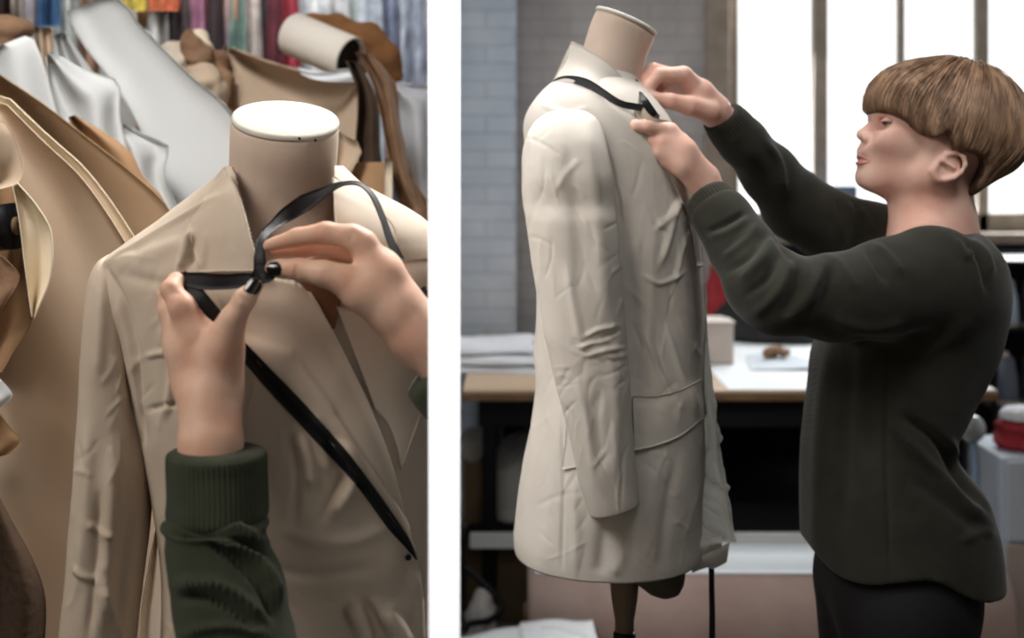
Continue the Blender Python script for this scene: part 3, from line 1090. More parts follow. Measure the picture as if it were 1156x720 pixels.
lowl = spline([(975, 128), (996, 130), (1010, 139), (1022, 153), (1035, 156.5), (1049, 151), (1053, 162), (1056, 171), (1070, 169), (1087, 176), (1092, 190), (1089, 205), (1086, 225), (1098, 216), (1112, 208), (1135, 196), (1160, 175)], 200)
axc = crown - hcn
axc /= np.linalg.norm(axc)
ua = np.cross(axc, [0, 1, 0]); ua /= np.linalg.norm(ua)
ub = np.cross(axc, ua)
HV, HF, nb = [], [], 0
strand_r = random.Random(5)
for s in range(4200):
    az = strand_r.uniform(0, 2 * math.pi)
    lift = strand_r.uniform(.0002, .0042) * (1 if strand_r.random() < .93 else 1.8)
    t0 = strand_r.uniform(.02, .9) if strand_r.random() < .75 else strand_r.uniform(0, .2)
    sw = strand_r.uniform(-.10, .10)
    pts = []
    wob = strand_r.uniform(0, 6)
    for i in range(34):
        th = t0 + i * .062
        a2 = az + sw * i / 34 + .012 * math.sin(i * .5 + wob)
        dr = axc * math.cos(th) + (ua * math.cos(a2) + ub * math.sin(a2)) * math.sin(th)
        h = hb.ray_cast(Vector(hcn + dr * .3), Vector(-dr))
        if h[0] is None or h[3] > .28:
            break
        q = np.array(h[0]) + dr * lift
        pp = PX(q[None])[0]
        yl = np.interp(pp[0], lowl[:, 0], lowl[:, 1]) if not (1085 < pp[0] < 1093) else 215
        if pp[1] > yl + strand_r.uniform(-3.5, 6.5):
            break
        if pts and np.linalg.norm(q - pts[-1]) > .03:
            break
        pts.append(q)
    if len(pts) < 4:
        continue
    pts = np.array(pts)
    n = len(pts)
    T = np.gradient(pts, axis=0)
    T /= np.linalg.norm(T, axis=1)[:, None] + 1e-9
    Nn = pts - hcn
    Nn /= np.linalg.norm(Nn, axis=1)[:, None]
    Sd = np.cross(T, Nn)
    wd = strand_r.uniform(.0007, .0015) * np.sqrt(np.clip(np.linspace(1.0, .02, n) * 1.6, 0, 1))
    A = pts - Sd * wd[:, None]
    C_ = pts + Nn * wd[:, None] * .8
    E = pts + Sd * wd[:, None]
    HV.append(np.stack([A, C_, E], 1).reshape(-1, 3))
    for i in range(n - 1):
        for j in range(3):
            j2 = (j + 1) % 3
            HF.append([nb + i * 3 + j, nb + (i + 1) * 3 + j, nb + (i + 1) * 3 + j2, nb + i * 3 + j2])
    nb += n * 3
hm = mat('hair_strands', RGB(186, 152, 124), .42, RGB(120, 92, 70), 55, spec=.45, stretch=(1, 1, .25))
obj('hair_strands', np.concatenate(HV), HF, hm, hair)

# ---- knit top
T = Body()
rows = [(262, 1035, 1098, .10), (270, 1012, 1105, .135), (283, 992, 1113, .17), (300, 976, 1120, .19), (330, 962, 1124, .195), (365, 938, 1121, .19), (400, 922, 1113, .18), (440, 917, 1094, .172), (470, 913, 1079, .168),
        (490, 911, 1069, .166), (506, 909, 1068, .168), (525, 908, 1080, .172), (555, 907, 1102, .178), (590, 907, 1116, .182), (640, 908, 1122, .186), (700, 908, 1123, .188), (715, 910, 1122, .186)]
rs = spline(np.array(rows, float), 60)
T.stack([P(0, r[0], D)[2] for r in rs], [(P(r[1], 0, D)[0] + P(r[2], 0, D)[0]) / 2 for r in rs], [D] * len(rs),
        [(r[2] - r[1]) / 2 * px2m for r in rs], [r[3] for r in rs], .02, e=2.2)
T.chain([(1052, 318, 1.86, 62), (1000, 328, 1.83, 52), (945, 336, 1.80, 46), (880, 332, 1.775, 43)], .03)
T.chain([(880, 332, 1.775, 43), (862, 318, 1.79, 42), (838, 280, 1.835, 35), (818, 248, 1.86, 30), (803, 229, 1.872, 28)], .02)
T.chain([(1030, 285, 2.14, 46), (985, 272, 2.18, 40), (930, 250, 2.2, 38)], .03)
T.chain([(930, 250, 2.2, 38), (900, 232, 2.18, 37), (868, 195, 2.12, 30), (838, 160, 2.06, 26), (822, 141, 2.035, 25)], .02)
# cut the sleeve ends square, and the curved shirt-tail hem
def cutter(p0, p1, reach):
    c = np.asarray(p0, float)
    n = c - np.asarray(p1, float)
    n /= np.linalg.norm(n)
    def f(X):
        g = (X - c) @ n
        dist = np.linalg.norm(X - c, axis=-1)
        return np.where(dist < reach, g, -1.0)
    return f, c - reach, c + reach
f_, l_, h_ = cutter(P(805, 231, 1.87), P(862, 318, 1.79), .08)
T.fn(f_, l_, h_, .008, 'x')
f_, l_, h_ = cutter(P(820, 139, 2.035), P(868, 195, 2.12), .075)
T.fn(f_, l_, h_, .008, 'x')
hem = np.array([[P(x, y, D)[0], P(x, y, 1.80)[2]] for x, y in spline([(890, 650), (908, 655), (918, 668), (930, 674), (950, 674), (978, 666), (1003, 660.5), (1022, 665), (1045, 680), (1070, 692), (1100, 697), (1140, 699)], 60)])
T.fn(lambda X: np.interp(X[..., 0], hem[:, 0], hem[:, 1]) - X[..., 2], [-9, -9, -9], [9, 9, 9], .004, 'x')
# neck opening
nk = P(1052, 262, D)
T.ell(P(1050, 236, D), (54 * px2m, .075, 34 * px2m), .012, 's', rot=-.06)
top = sdf_obj('knit_top', T, .0042, M['olive'], pers, it=2)
crumple(top, .0022, 8, (1, 1, .6), 2, 60, ridged=False)
sculpt(top, 1.0, [
    # cuff edge and rucked sleeve
    ([(796, 262), (815, 254), (840, 241)], 2.6, -.007), ([(800, 268), (822, 262), (846, 246)], 4, .004),
    ([(856, 252), (842, 272), (816, 292)], 5, .0045), ([(866, 262), (846, 290), (820, 306)], 4, -.0045), ([(872, 266), (862, 290), (836, 318)], 6, .006),
    ([(880, 280), (868, 312), (842, 334)], 4.5, -.006), ([(892, 292), (884, 322), (858, 350), (846, 352)], 6, .0065), ([(872, 268), (884, 278), (894, 296)], 3, -.006),
    ([(902, 300), (898, 330), (880, 360)], 4.5, -.005), ([(932, 286), (922, 318), (902, 348), (876, 362)], 7, .0075), ([(940, 302), (930, 336), (908, 362)], 6, -.004),
    ([(936, 290), (950, 302), (966, 330)], 6, .004),
    ([(978, 280), (990, 300), (1000, 318)], 3.5, -.006), ([(985, 276), (1003, 290), (1018, 310)], 5, .006),
    ([(1078, 270), (1090, 290), (1100, 282)], 4, .007), ([(1088, 268), (1106, 292), (1116, 330)], 4, -.006), ([(1096, 268), (1112, 285), (1120, 310)], 4, .006),
    ([(1003, 395), (1000, 500), (1005, 655)], 2.2, -.004), ([(938, 385), (925, 480), (920, 640)], 8, .005), ([(960, 390), (955, 480), (950, 600)], 10, -.005),
    ([(1010, 480), (1050, 525), (1090, 570), (1120, 592)], 7, .011), ([(1020, 470), (1060, 500), (1082, 535), (1098, 562)], 6, -.012), ([(1074, 498), (1096, 540), (1122, 585)], 4, .010),
    ([(1030, 540), (1070, 570), (1110, 600)], 8, -.006), ([(1085, 610), (1110, 600), (1122, 606)], 5, .006), ([(1020, 400), (1060, 390), (1100, 360)], 10, .004),
    ([(960, 385), (1010, 388), (1050, 375)], 7, -.008), ([(940, 360), (980, 372), (1020, 365)], 7, .006),
    # far sleeve
    ([(865, 160), (880, 185), (885, 215)], 4, .007), ([(945, 228), (950, 245), (955, 280)], 3.5, -.006), ([(955, 228), (962, 245), (966, 270)], 4, .006), ([(970, 235), (980, 250), (985, 262)], 4, .006),
])
# ribbed cuffs
def cuff(name, pts, par):
    v, f = tube([P(x, y, d) for x, y, d, r in pts], [r * d / F for x, y, d, r in pts], 14, 160)
    v = v.reshape(14, 160, 3)
    c = v.mean(1, keepdims=True)
    th = np.cos(np.arange(160) * 2 * np.pi / 160 * 40)
    v = c + (v - c) * (1 + .012 * th[None, :, None])
    return obj(name, v.reshape(-1, 3), f, M['olive'], par)
cuff('cuff', [(799, 222, 1.878, 25.5), (801, 225, 1.875, 28.5), (808, 236, 1.868, 30), (815, 247, 1.86, 30.5), (819, 252, 1.855, 29)], top)
cuff('cuff', [(814, 131, 2.03, 22.5), (816, 134, 2.032, 25), (822, 141, 2.04, 26.5), (831, 152, 2.05, 27), (835, 157, 2.056, 25.5)], top)
# neckband
bd = []
for a in np.linspace(0, 2 * np.pi, 41):
    x = 1051 + 47 * math.cos(a)
    bd.append(P(x, 265.5 - 4 * math.cos(a) - 1.0 * math.sin(a) + 3.5 * abs(math.sin(a)), D) + np.array([0, .0665 * math.sin(a), 0]))
obj('neckband', *tube(bd, .0048, 80, 10, cap=False), M['olive'], top)

# ---- black trousers, legs and shoes below the frame
L = Body()
zf = lambda z: np.array([0, 0, z])
for s in (-1, 1):
    y0 = D + s * .075
    L.cone([.632, y0, .80], .108, [.63, y0 + s * .01, .48], .08, .05)
    L.cone([.63, y0 + s * .01, .48], .08, [.66, y0 + s * .015, .10], .07, .02)
L.ell([.64, D, .86], (.12, .165, .12), .05)
L.fn(lambda X: .07 - X[..., 2], [-9, -9, -9], [9, 9, 9], .006, 'x')
obj_t = sdf_obj('trousers', L, .006, M['trouser'], pers, it=2)
for s in (-1, 1):
    q = Body()
    y0 = D + s * .10
    q.cone([.68, y0, .045], .04, [.50, y0, .038], .034, .03)
    q.cone([.67, y0, .06], .04, [.66, y0, .12], .045, .03)
    q.fn(lambda X: .003 - X[..., 2], [-9, -9, -9], [9, 9, 9], .004, 'x')
    sdf_obj('shoe', q, .006, M['iron'], pers, it=1)
# ================================================================== table and clutter behind the worker
tz = .81
t0, t1 = 3.9, 5.28
tx0, tx1 = -.16, (1127 - CX) / F * 3.9
table = thing('cutting_table', 'long wooden cutting table with dark underside behind the coat and the worker', 'table', ((tx0 + tx1) / 2, 4.5, 0))
obj('table_top', *box(tx0, tx1, t0, t1, tz - .012, tz, .003), M['tablewood'], table, smooth=False)
obj('edge_band', *box(tx0, tx1, t0 - .004, t1, tz - .034, tz - .0125, .002), M['edgewood'], table, smooth=False)
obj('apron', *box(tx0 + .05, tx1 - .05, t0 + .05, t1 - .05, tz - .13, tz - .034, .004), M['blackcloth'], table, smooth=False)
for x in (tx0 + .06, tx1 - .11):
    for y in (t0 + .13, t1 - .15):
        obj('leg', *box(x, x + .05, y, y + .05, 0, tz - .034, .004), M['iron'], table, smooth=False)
obj('back_panel', *box(tx0 + .12, tx1 - .12, t1 - .08, t1 - .06, .02, tz - .13), M['blackcloth'], table, smooth=False)  # black board added for the dark space under the table
obj('lower_shelf', *box(tx0 + .02, tx1 - .12, t0 + .12, t1 - .1, .275, .310, .003), M['blackcloth'], table, smooth=False)  # board coloured black to carry the shade beneath the table top
obj('shelf_edge', *box(tx0 + .02, tx1 - .12, t0 + .095, t0 + .119, .268, .318, .003), M['paper'], table, smooth=False)
# big white pattern paper on the right half of the table
G = np.array([[(x, y, tz + .0018 + .0006 * math.sin(7 * x + 3 * y)) for x in np.linspace(P(806, 0, 4.2)[0], tx1 - .004, 24)] for y in np.linspace(t0 + .012, t1 - .2, 24)])
tag(sheet('pattern_sheet', G, .0016, M['paper']), 'large flat white pattern sheet covering the right part of the cutting table', 'paper')
# folded white cloth, left
def heap(name, label, cat, x0, x1, y0, y1, z0, h, m, seed=0, crum=.006, group=None, sharp=2.6, n=46):
    """soft low pile of cloth: a closed cushion-like mesh with folds"""
    th = np.linspace(0, 2 * np.pi, n, endpoint=False)
    rg = []
    for s in np.linspace(0, 1, 16):
        r = (1 - s ** sharp) ** .5 if s < 1 else .02
        r = max(r, .02)
        wob = 1 + .10 * np.sin(3 * th + seed) + .05 * np.sin(7 * th + seed * 2)
        rg.append(np.stack([(x0 + x1) / 2 + (x1 - x0) / 2 * r * wob * np.cos(th), (y0 + y1) / 2 + (y1 - y0) / 2 * r * wob * np.sin(th), np.full(n, z0 + h * s)], 1))
    v, f = loft(rg)
    o = obj(name, v, f, m)
    mod = crumple(o, crum, 14, (1, 1, 1.6), 3, 300 + seed)
    vv = wverts(o)
    vv[:, 2] = np.maximum(vv[:, 2], z0)
    set_wverts(o, vv)
    return tag(o, label, cat, group)
fc = thing('folded_cloth', 'folded white cloth on the left end of the cutting table', 'cloth', (P(560, 0, 4.45)[0], 4.45, tz))
for i, (x0, x1, y0, y1, zz, hh) in enumerate([(P(480, 0, 4.4)[0], P(604, 0, 4.4)[0], 4.22, 4.66, 0, .030), (P(486, 0, 4.4)[0], P(610, 0, 4.4)[0], 4.26, 4.70, .028, .034), (P(500, 0, 4.4)[0], P(606, 0, 4.4)[0], 4.30, 4.72, .060, .030)]):
    n, w = 30, 30
    top_ = np.zeros((n, w, 3))
    for a in range(n):
        for b in range(w):
            u, s = b / (w - 1), a / (n - 1)
            e = min(1, 6 * min(u, 1 - u, s, 1 - s) + .0)
            top_[a, b] = (x0 + (x1 - x0) * u + .012 * math.sin(5 * s + i), y0 + (y1 - y0) * s + .02 * math.sin(4 * u + i * 2), tz + zz + .002 + hh * (e ** .5) * (.75 + .25 * math.sin(3 * u + i + 2 * s)))
    A_ = top_.reshape(-1, 3)
    B_ = A_.copy()
    B_[:, 2] = tz + zz + .001
    fcs = grid_faces(n, w)
    N = n * w
    rim = [q * w for q in range(n)] + [(n - 1) * w + j for j in range(1, w)] + [q * w + w - 1 for q in range(n - 2, -1, -1)] + list(range(w - 2, 0, -1))
    F2 = fcs + [[N + d_, N + c_, N + b_, N + a_] for a_, b_, c_, d_ in fcs] + [[b_, a_, N + a_, N + b_] for a_, b_ in zip(rim, rim[1:] + rim[:1])]
    o = obj('fold', np.concatenate([A_, B_]), F2, M['whitecloth'], fc)
    fix_normals(o)
# pale box and small papers
bx = thing('cardboard_box', 'small pale cardboard box on the table just right of the coat front', 'box', (*P(810, 0, 4.5)[:2], tz))
x0, x1 = P(780, 0, 4.5)[0], P(824, 0, 4.5)[0]
obj('carton', *box(x0, x1, 4.42, 4.66, tz + .003, tz + .155, .004), mat('pale_card', RGB(206, 194, 186), .8, RGB(196, 184, 174), 6), bx, smooth=False)
obj('flap', *box(x0 - .002, x1 + .002, 4.40, 4.54, tz + .155, tz + .162, .002), mat('pale_card_lid', RGB(214, 204, 198), .8), bx, smooth=False)
G = np.array([[(P(846, 0, 4.3)[0] + .33 * u + .05 * s, 4.28 + .34 * s, tz + .006 + .018 * u * u * (1 - s) + .008 * s * math.sin(6 * u)) for u in np.linspace(0, 1, 20)] for s in np.linspace(0, 1, 16)])
tag(sheet('loose_paper', G, .0015, mat('grey_blue_paper', RGB(196, 204, 212), .7)), 'loose grey blue paper with lifted corner on the white pattern sheet', 'paper')
lump_ = Body()
for q in ((866, 392, 4.5, 5), (874, 391, 4.52, 6), (884, 393, 4.5, 4.5)):
    lump_.chain([q, (q[0] + 5, q[1] - 3, q[2] + .02, q[3] * .8)], .01)
v, q = lump_.mesh(.004)
z_ = v[:, 2].min()
v[:, 2] += tz + .003 + .010 - z_
o = obj('fabric_scrap', v, q, M['browncloth'])
crumple(o, .003, 30, (1, 1, 1), 2, 401)
tag(o, 'small brown fabric scrap lying behind the loose grey blue paper', 'fabric scrap')
# red and dark bundle against the wall between coat and sleeve
heap('cloth_bundle', 'red and pink cloth bundle seen in the gap between coat and olive sleeve', 'cloth', P(796, 0, 5.2)[0], P(826, 0, 5.2)[0], 5.08, 5.26, tz + .001, .34, M['red'], 3, .01)
heap('cloth_bundle', 'dark cloth bundle low on the table under the worker\'s forearm', 'cloth', P(806, 0, 5.15)[0], P(938, 0, 5.15)[0], 4.96, 5.26, tz + .001, .22, M['darkwall'], 5, .012)
# under the table
bb = thing('cardboard_box', 'open brown cardboard box on the lower shelf left of the coat', 'box', (P(536, 0, 4.2)[0], 4.2, .31))
x0, x1 = P(524, 0, 4.2)[0], P(545, 0, 4.2)[0]
for q in (box(x0, x1, 4.14, 4.15, .311, .52), box(x0, x1, 4.5, 4.51, .311, .52), box(x0, x0 + .01, 4.15, 4.5, .311, .52), box(x1 - .01, x1, 4.15, 4.5, .311, .52), box(x0 + .01, x1 - .01, 4.15, 4.5, .311, .32)):
    obj('side', *q, M['cardboard'], bb, smooth=False)
heap('fabric_heap', 'heap of cream cloth spilling from the brown box under the table', 'cloth', P(518, 0, 4.3)[0], P(556, 0, 4.3)[0], 4.2, 4.45, .50, .08, M['calico'], 1, .012)
heap('fabric_heap', 'grey cloth heap on the lower shelf beside the brown box', 'cloth', P(549, 0, 4.3)[0], P(640, 0, 4.3)[0], 4.15, 4.6, .311, .26, M['plaster'], 2, .014)
bb2 = thing('storage_box', 'dark brown storage box on the floor under the white lower shelf', 'box', (P(556, 0, 4.1)[0], 4.1, 0))
x0, x1 = P(526, 0, 4.06)[0], P(602, 0, 4.06)[0]
obj('carton', *box(x0, x1, 4.06, 4.6, .001, .255, .004), mat('dark_brown_board', RGB(86, 72, 52), .85, RGB(74, 62, 44), 8), bb2, smooth=False)
obj('lid', *box(x0 - .004, x1 + .004, 4.05, 4.61, .21, .262, .003), mat('dark_brown_lid', RGB(78, 66, 48), .85), bb2, smooth=False)
# large fabric roll lying on the floor
rr = thing('fabric_roll', 'large pinkish brown fabric roll lying on the floor before the table', 'fabric roll', (.8, 3.55, 0))
rc = np.array([P(596, 0, 3.55)[0], 3.55, .205])
re_ = np.array([P(1122, 0, 3.55)[0], 3.55, .205])
L_ = re_[0] - rc[0]
v, f = lathe([(.18, 0), (.198, .006), (.20, .02), (.203, L_ * .3), (.20, L_ * .6), (.202, L_ - .02), (.198, L_ - .006), (.18, L_)], rc, (1, 0, 0), 72)
o = obj('cloth', v, f, M['rollwrap'], rr)
for e in (rc, re_):
    obj('core', *lathe([(.030, -.012), (.04, -.012), (.04, .012), (.030, .012)], e, (1, 0, 0), 28), M['cardboard'], rr)
wrp = [(rc[0] + .02 + (L_ - .04) * u, 3.55 - .2045 * math.cos(a), .205 + .2045 * math.sin(a)) for u in np.linspace(0, 1, 40) for a in np.linspace(.95, 1.75, 12)]
o = sheet('wrap_sheet', np.array(wrp).reshape(40, 12, 3), .0015, mat('pale_wrap', RGB(206, 214, 220), .35, spec=.5), rr)
# low crate in front of the roll with papers on it
ct = thing('wooden_crate', 'low wooden crate before the large fabric roll, covered with white papers', 'crate', (P(600, 0, 3.12)[0], 3.12, 0))
cx0, cx1 = P(526, 0, 3.0)[0], P(676, 0, 3.0)[0]
for z in (.02, .092, .164):
    for q in (box(cx0, cx1, 2.96, 2.975, z, z + .062, .003), box(cx0, cx1, 3.285, 3.30, z, z + .062, .003), box(cx0, cx0 + .015, 2.976, 3.284, z, z + .062, .003), box(cx1 - .015, cx1, 2.976, 3.284, z, z + .062, .003)):
        obj('slat', *q, M['edgewood'], ct, smooth=False)
for x in (cx0 + .016, cx1 - .046):
    for y in (2.976, 3.254):
        obj('post', *box(x, x + .03, y, y + .03, 0, .231), M['edgewood'], ct, smooth=False)
obj('lid', *box(cx0, cx1, 2.96, 3.30, .231, .241, .002), M['edgewood'], ct, smooth=False)
# papers on the crate
pr = random.Random(12)
for i, (x, a, lb) in enumerate([(560, .3, 'white paper sheet nearest the white divider on top of the wooden crate'), (600, -.5, 'white paper sheet lying crosswise over the others on the wooden crate'), (636, .1, 'white paper sheet on the wooden crate nearest the form post')]):
    d = 3.13 + .03 * i
    c = np.array([P(x, 0, d)[0], d, .243 + .004 * i])
    G = np.array([[c + [math.cos(a) * u - math.sin(a) * s, math.sin(a) * u + math.cos(a) * s, .10 * max(0, abs(u) - .05) + .35 * max(0, s - .07) + .006 * (1 + math.sin(30 * u + i))] for u in np.linspace(-.10, .10, 16)] for s in np.linspace(-.13, .13, 16)])
    tag(sheet('loose_paper', G, .0012, M['paper']), lb, 'paper')
st = tube([P(524, 640, 3.7), P(536, 650, 3.68), P(556, 668, 3.66), P(566, 686, 3.64), P(552, 700, 3.6), P(530, 704, 3.58), P(524, 712, 3.56)], .010, 50, 10)
st = (st[0] - [0, 0, 0], st[1])
tag(obj('cable', *st, M['iron']), 'black looped cable sagging in front of the dark storage box', 'cable')
bl = heap('fabric_heap', 'pale grey cloth heap on the floor inside the cable loop', 'cloth', P(527, 0, 3.78)[0], P(556, 0, 3.78)[0], 3.76, 3.98, .001, .16, M['plaster'], 9, .012)
# window sill things
sb = thing('storage_box', 'small blue grey box on the window sill behind the raised arm', 'box', (*P(941, 0, 5.52)[:2], wz0))
x0, x1 = P(917, 0, 5.52)[0], P(965, 0, 5.52)[0]
obj('carton', *box(x0, x1, 5.50, 5.62, wz0, wz0 + .21, .004), M['bluegrey'], sb, smooth=False)
obj('lid', *box(x0 - .004, x1 + .004, 5.495, 5.625, wz0 + .165, wz0 + .215, .003), mat('blue_lid', RGB(112, 130, 156), .6), sb, smooth=False)
# rack of dark things at the right edge
rk = thing('storage_rack', 'black wire storage rack at the right edge behind the worker', 'rack', (1.95, 4.75, 0))
rx0, rx1 = P(1108, 0, 4.75)[0], 2.45
for x in (rx0, rx1):
    for y in (4.62, 5.0):
        obj('post', *tube([(x, y, .001), (x, y, 1.2)], .012, 4, 10), M['iron'], rk)
for z in (.25, .62, .92, 1.18):
    obj('shelf', *box(rx0 - .01, rx1 + .01, 4.61, 5.01, z - .012, z, .003), M['iron'], rk, smooth=False)
obj('back_panel', *box(rx0, rx1, 5.02, 5.03, .05, 1.19), M['blackcloth'], rk, smooth=False)
spr = random.Random(21)
cols = [((198, 214, 234), 'pale blue'), ((60, 64, 72), 'dark grey'), ((150, 160, 176), 'grey blue'), ((40, 42, 48), 'black'), ((206, 214, 222), 'silvery white'), ((104, 112, 126), 'slate'), ((120, 96, 92), 'dull brown')]
k = 0
pos = ['first', 'second', 'third', 'fourth', 'fifth', 'sixth']
for zi, (z, sh) in enumerate(((.92, 'third'), (.62, 'second'))):
    for j in range(6):
        c, cn = cols[(k * 3 + zi) % 7]
        k += 1
        x = rx0 + .075 + j * .105
        s_ = thing('thread_cone', '%s thread cone, %s from the left on the %s shelf of the black rack' % (cn, pos[j], 'upper' if zi == 0 else 'middle'), 'thread cone', (x, 4.70, z), 'thread cones on the rack')
        obj('thread', *lathe([(.046, .012), (.049, .02), (.044, .10), (.030, .175), (.026, .18)], (x, 4.70, z + .001), (0, 0, 1), 28), mat('thread_%s' % cn.replace(' ', '_'), RGB(*c), .4, spec=.5), s_)
        obj('spool', *lathe([(.050, 0), (.050, .011), (.02, .013), (.014, .195), (.010, .2)], (x, 4.70, z + .001), (0, 0, 1), 24), M['eye'], s_)
# small round lamp on a stem behind the worker's back
lm = thing('desk_fan', 'small round silvery disc on a blue grey stem behind the worker\'s back', 'fan', (P(1097, 0, 3.7)[0], 3.7, 0))
c = P(1097, 484, 3.7)
obj('disc', *lathe([(.004, -.02), (.028, -.018), (.040, -.006), (.042, .004), (.036, .012), (.004, .014)], c, (0, -1, .1), 32), M['steel'], lm)
obj('stem', *tube([c + [.012, .02, -.02], [c[0] + .02, 3.72, .6], [c[0] + .02, 3.72, .03]], .011, 20, 12), M['bluegrey'], lm)
obj('foot', *lathe([(.10, 0), (.10, .012), (.02, .03), (.012, .05)], (c[0] + .02, 3.72, .001), (0, 0, 1), 32), M['iron'], lm)
# white and red sacks at the right edge
heap('cloth_bundle', 'white and red cloth bundle on top of the white cabinet at the right edge', 'cloth', P(1132, 0, 3.9)[0], P(1196, 0, 3.9)[0], 3.8, 4.05, .622, .115, M['red'], 11, .012)
heap('cloth_bundle', 'pale cloth pad on top of the red bundle at the right edge', 'cloth', P(1134, 0, 3.9)[0], P(1176, 0, 3.9)[0], 3.84, 3.98, .716, .04, M['whitecloth'], 12, .004)
cb = thing('cabinet', 'white cabinet at the lower right edge beside the worker', 'cabinet', (P(1164, 0, 3.9)[0], 3.9, 0))
x0, x1 = P(1131, 0, 3.78)[0], 2.1
obj('carcass', *box(x0, x1, 3.78, 4.12, .0, .62, .006), mat('cabinet_white', RGB(196, 206, 218), .5), cb, smooth=False)
obj('door', *box(x0 + .012, x1 - .01, 3.766, 3.779, .36, .61, .004), mat('cabinet_door', RGB(202, 212, 222), .4), cb, smooth=False)
obj('drawer', *box(x0 + .012, x1 - .01, 3.766, 3.779, .04, .35, .004), mat('cabinet_drawer', RGB(186, 170, 162), .5), cb, smooth=False)
# ================================================================== the bay with the pattern papers
E = 1.4
es = E / F
form2 = thing('dress_form', 'pale dress form with a flat tilted neck cap in front of the kraft papers', 'dress form', (-.26, 1.4, 0))


def tilt_rings(rows, m=56):
    """rows: (x, y, half width px, half depth, tilt to the front, roll, depth)"""
    th = np.linspace(0, 2 * np.pi, m, endpoint=False)
    out = []
    for x, y, r, b, t, ro, d in rows:
        t, ro = math.radians(t), math.radians(ro)
        u = np.array([math.cos(ro), 0, -math.sin(ro)])
        w = np.array([0, math.cos(t), math.sin(t)])
        out.append(P(x, y, d) + np.cos(th)[:, None] * u * (r * d / F) + np.sin(th)[:, None] * w * b)
    return out


nr = [(322.5, 137, 59.5, .0605, 22, 6, E), (322, 142, 60.5, .0615, 22, 6, E), (321, 160, 60.5, .0615, 18, 5, E), (319, 195, 60, .061, 12, 3, E + .005), (316, 230, 62, .063, 6, 0, E + .01), (314, 265, 72, .07, 0, 0, E + .01), (314, 330, 95, .085, 0, 0, E + .01)]
v, f = loft(tilt_rings(spline(np.array(nr, float), 30)))
obj('neck', v, f, M['form'], form2)
cr = [(322.5, 138.5, 60.2, .0613, 22, 6, E), (322.5, 135.5, 60.6, .0617, 22, 6, E), (322.5, 133.2, 59.5, .0605, 22, 6, E), (322.5, 132.2, 56.5, .0575, 22, 6, E), (322.5, 131.6, 40, .041, 22, 6, E), (322.5, 131.4, 8, .008, 22, 6, E)]
v, f = loft(tilt_rings(cr))
cap2 = obj('neck_cap', v, f, M['formcap'], form2)
for x, y in ((338, 156), (356, 158)):
    hpt = P(x, y, E - .0615)
    obj('cap_tack', *lathe([(.0016, -.002), (.0016, .0003), (.0008, .0008)], hpt, (0, -1, .2), 10), M['iron'], form2)
tor = [(318, 230, 420, .075, E + .01), (350, 190, 470, .095, E), (480, 205, 480, .10, E), (640, 220, 480, .10, E), (800, 215, 485, .105, E), (980, 225, 480, .10, E)]
v, f = loft(rows_loft(resample_rows(tor, 30), E, 48))
obj('torso', v, f, M['form'], form2)
obj('pole', *lathe([(.014, .05), (.014, .80)], (-.26, 1.4, 0)), M['iron'], form2)
parts_ = [lathe([(.06, 0), (.06, .02), (.03, .045), (.02, .06)], (-.26, 1.4, 0.01))]
for k in range(4):
    a = math.pi / 4 + k * math.pi / 2
    q, e = np.array([-.26, 1.4, 0]), np.array([math.cos(a), math.sin(a), 0])
    parts_.append(tube([q + e * .02 + [0, 0, .05], q + e * .12 + [0, 0, .045], q + e * .2 + [0, 0, .012]], [.014, .012, .01], 12, 10))
obj('tripod_base', *join(*parts_), M['iron'], form2)

# ---- jacket
jac = thing('jacket', 'unfinished cream jacket with wide lapel on the dress form with kraft papers behind it', 'jacket', (-.26, 1.4, .7))
JR = [(190, 258, 384, .060, E), (205, 244, 402, .070, E), (222, 222, 432, .085, E), (240, 198, 462, .096, E), (258, 174, 486, .104, E), (276, 148, 500, .110, E), (292, 127, 507, .114, E), (305, 120, 511, .118, E), (330, 124, 513, .124, E),
      (400, 142, 513, .130, E), (460, 158, 511, .132, E), (520, 174, 508, .130, E), (580, 185, 504, .126, E), (640, 190, 500, .124, E), (720, 188, 500, .128, E), (820, 172, 506, .14, E), (920, 160, 512, .15, E), (1010, 152, 516, .155, E)]
v, f = loft(rows_loft(resample_rows(JR, 330), E, 380, e=2.3), cap0=False, cap1=False)
jb = obj('jacket_body', v, f, M['muslin'], jac)
crumple(jb, .0028, 5, (1, 1, .5), 3, 70)
crumple(jb, .0005, 18, (1, 1, .8), 2, 73)
sculpt(jb, 1.3, [
    ([(216, 262), (210, 285), (203, 306)], 4, .007), ([(224, 264), (219, 285), (214, 300)], 3, -.005), ([(232, 262), (230, 285), (228, 305)], 3, .003),
    ([(245, 222), (190, 255), (120, 298)], 3, .0035), ([(122, 305), (140, 345), (152, 390), (158, 440), (162, 500)], 3, -.006), ([(126, 330), (150, 400), (166, 480)], 6, .003),
    ([(165, 402), (185, 398), (200, 396)], 2.4, .003), ([(168, 462), (185, 458), (203, 455)], 2.4, -.003), ([(200, 400), (192, 440), (188, 470)], 4, .003),
    ([(340, 490), (350, 520), (352, 550)], 6, .007), ([(352, 470), (362, 500), (372, 535)], 6, .006), ([(376, 500), (395, 512), (402, 535), (390, 560), (372, 585)], 5, .008), ([(385, 530), (375, 560), (362, 590)], 6, -.006),
    ([(330, 500), (335, 540), (330, 590)], 5, -.004), ([(320, 600), (380, 612), (440, 595)], 7, .003), ([(395, 680), (405, 700), (415, 730)], 7, .010), ([(430, 690), (445, 705), (455, 730)], 9, .008), ([(412, 680), (425, 705), (432, 740)], 5, -.007),
    ([(120, 300), (160, 290), (210, 270)], 9, .003), ([(140, 310), (180, 320), (200, 330)], 7, -.002), ([(300, 640), (350, 650), (420, 640)], 6, -.003)])
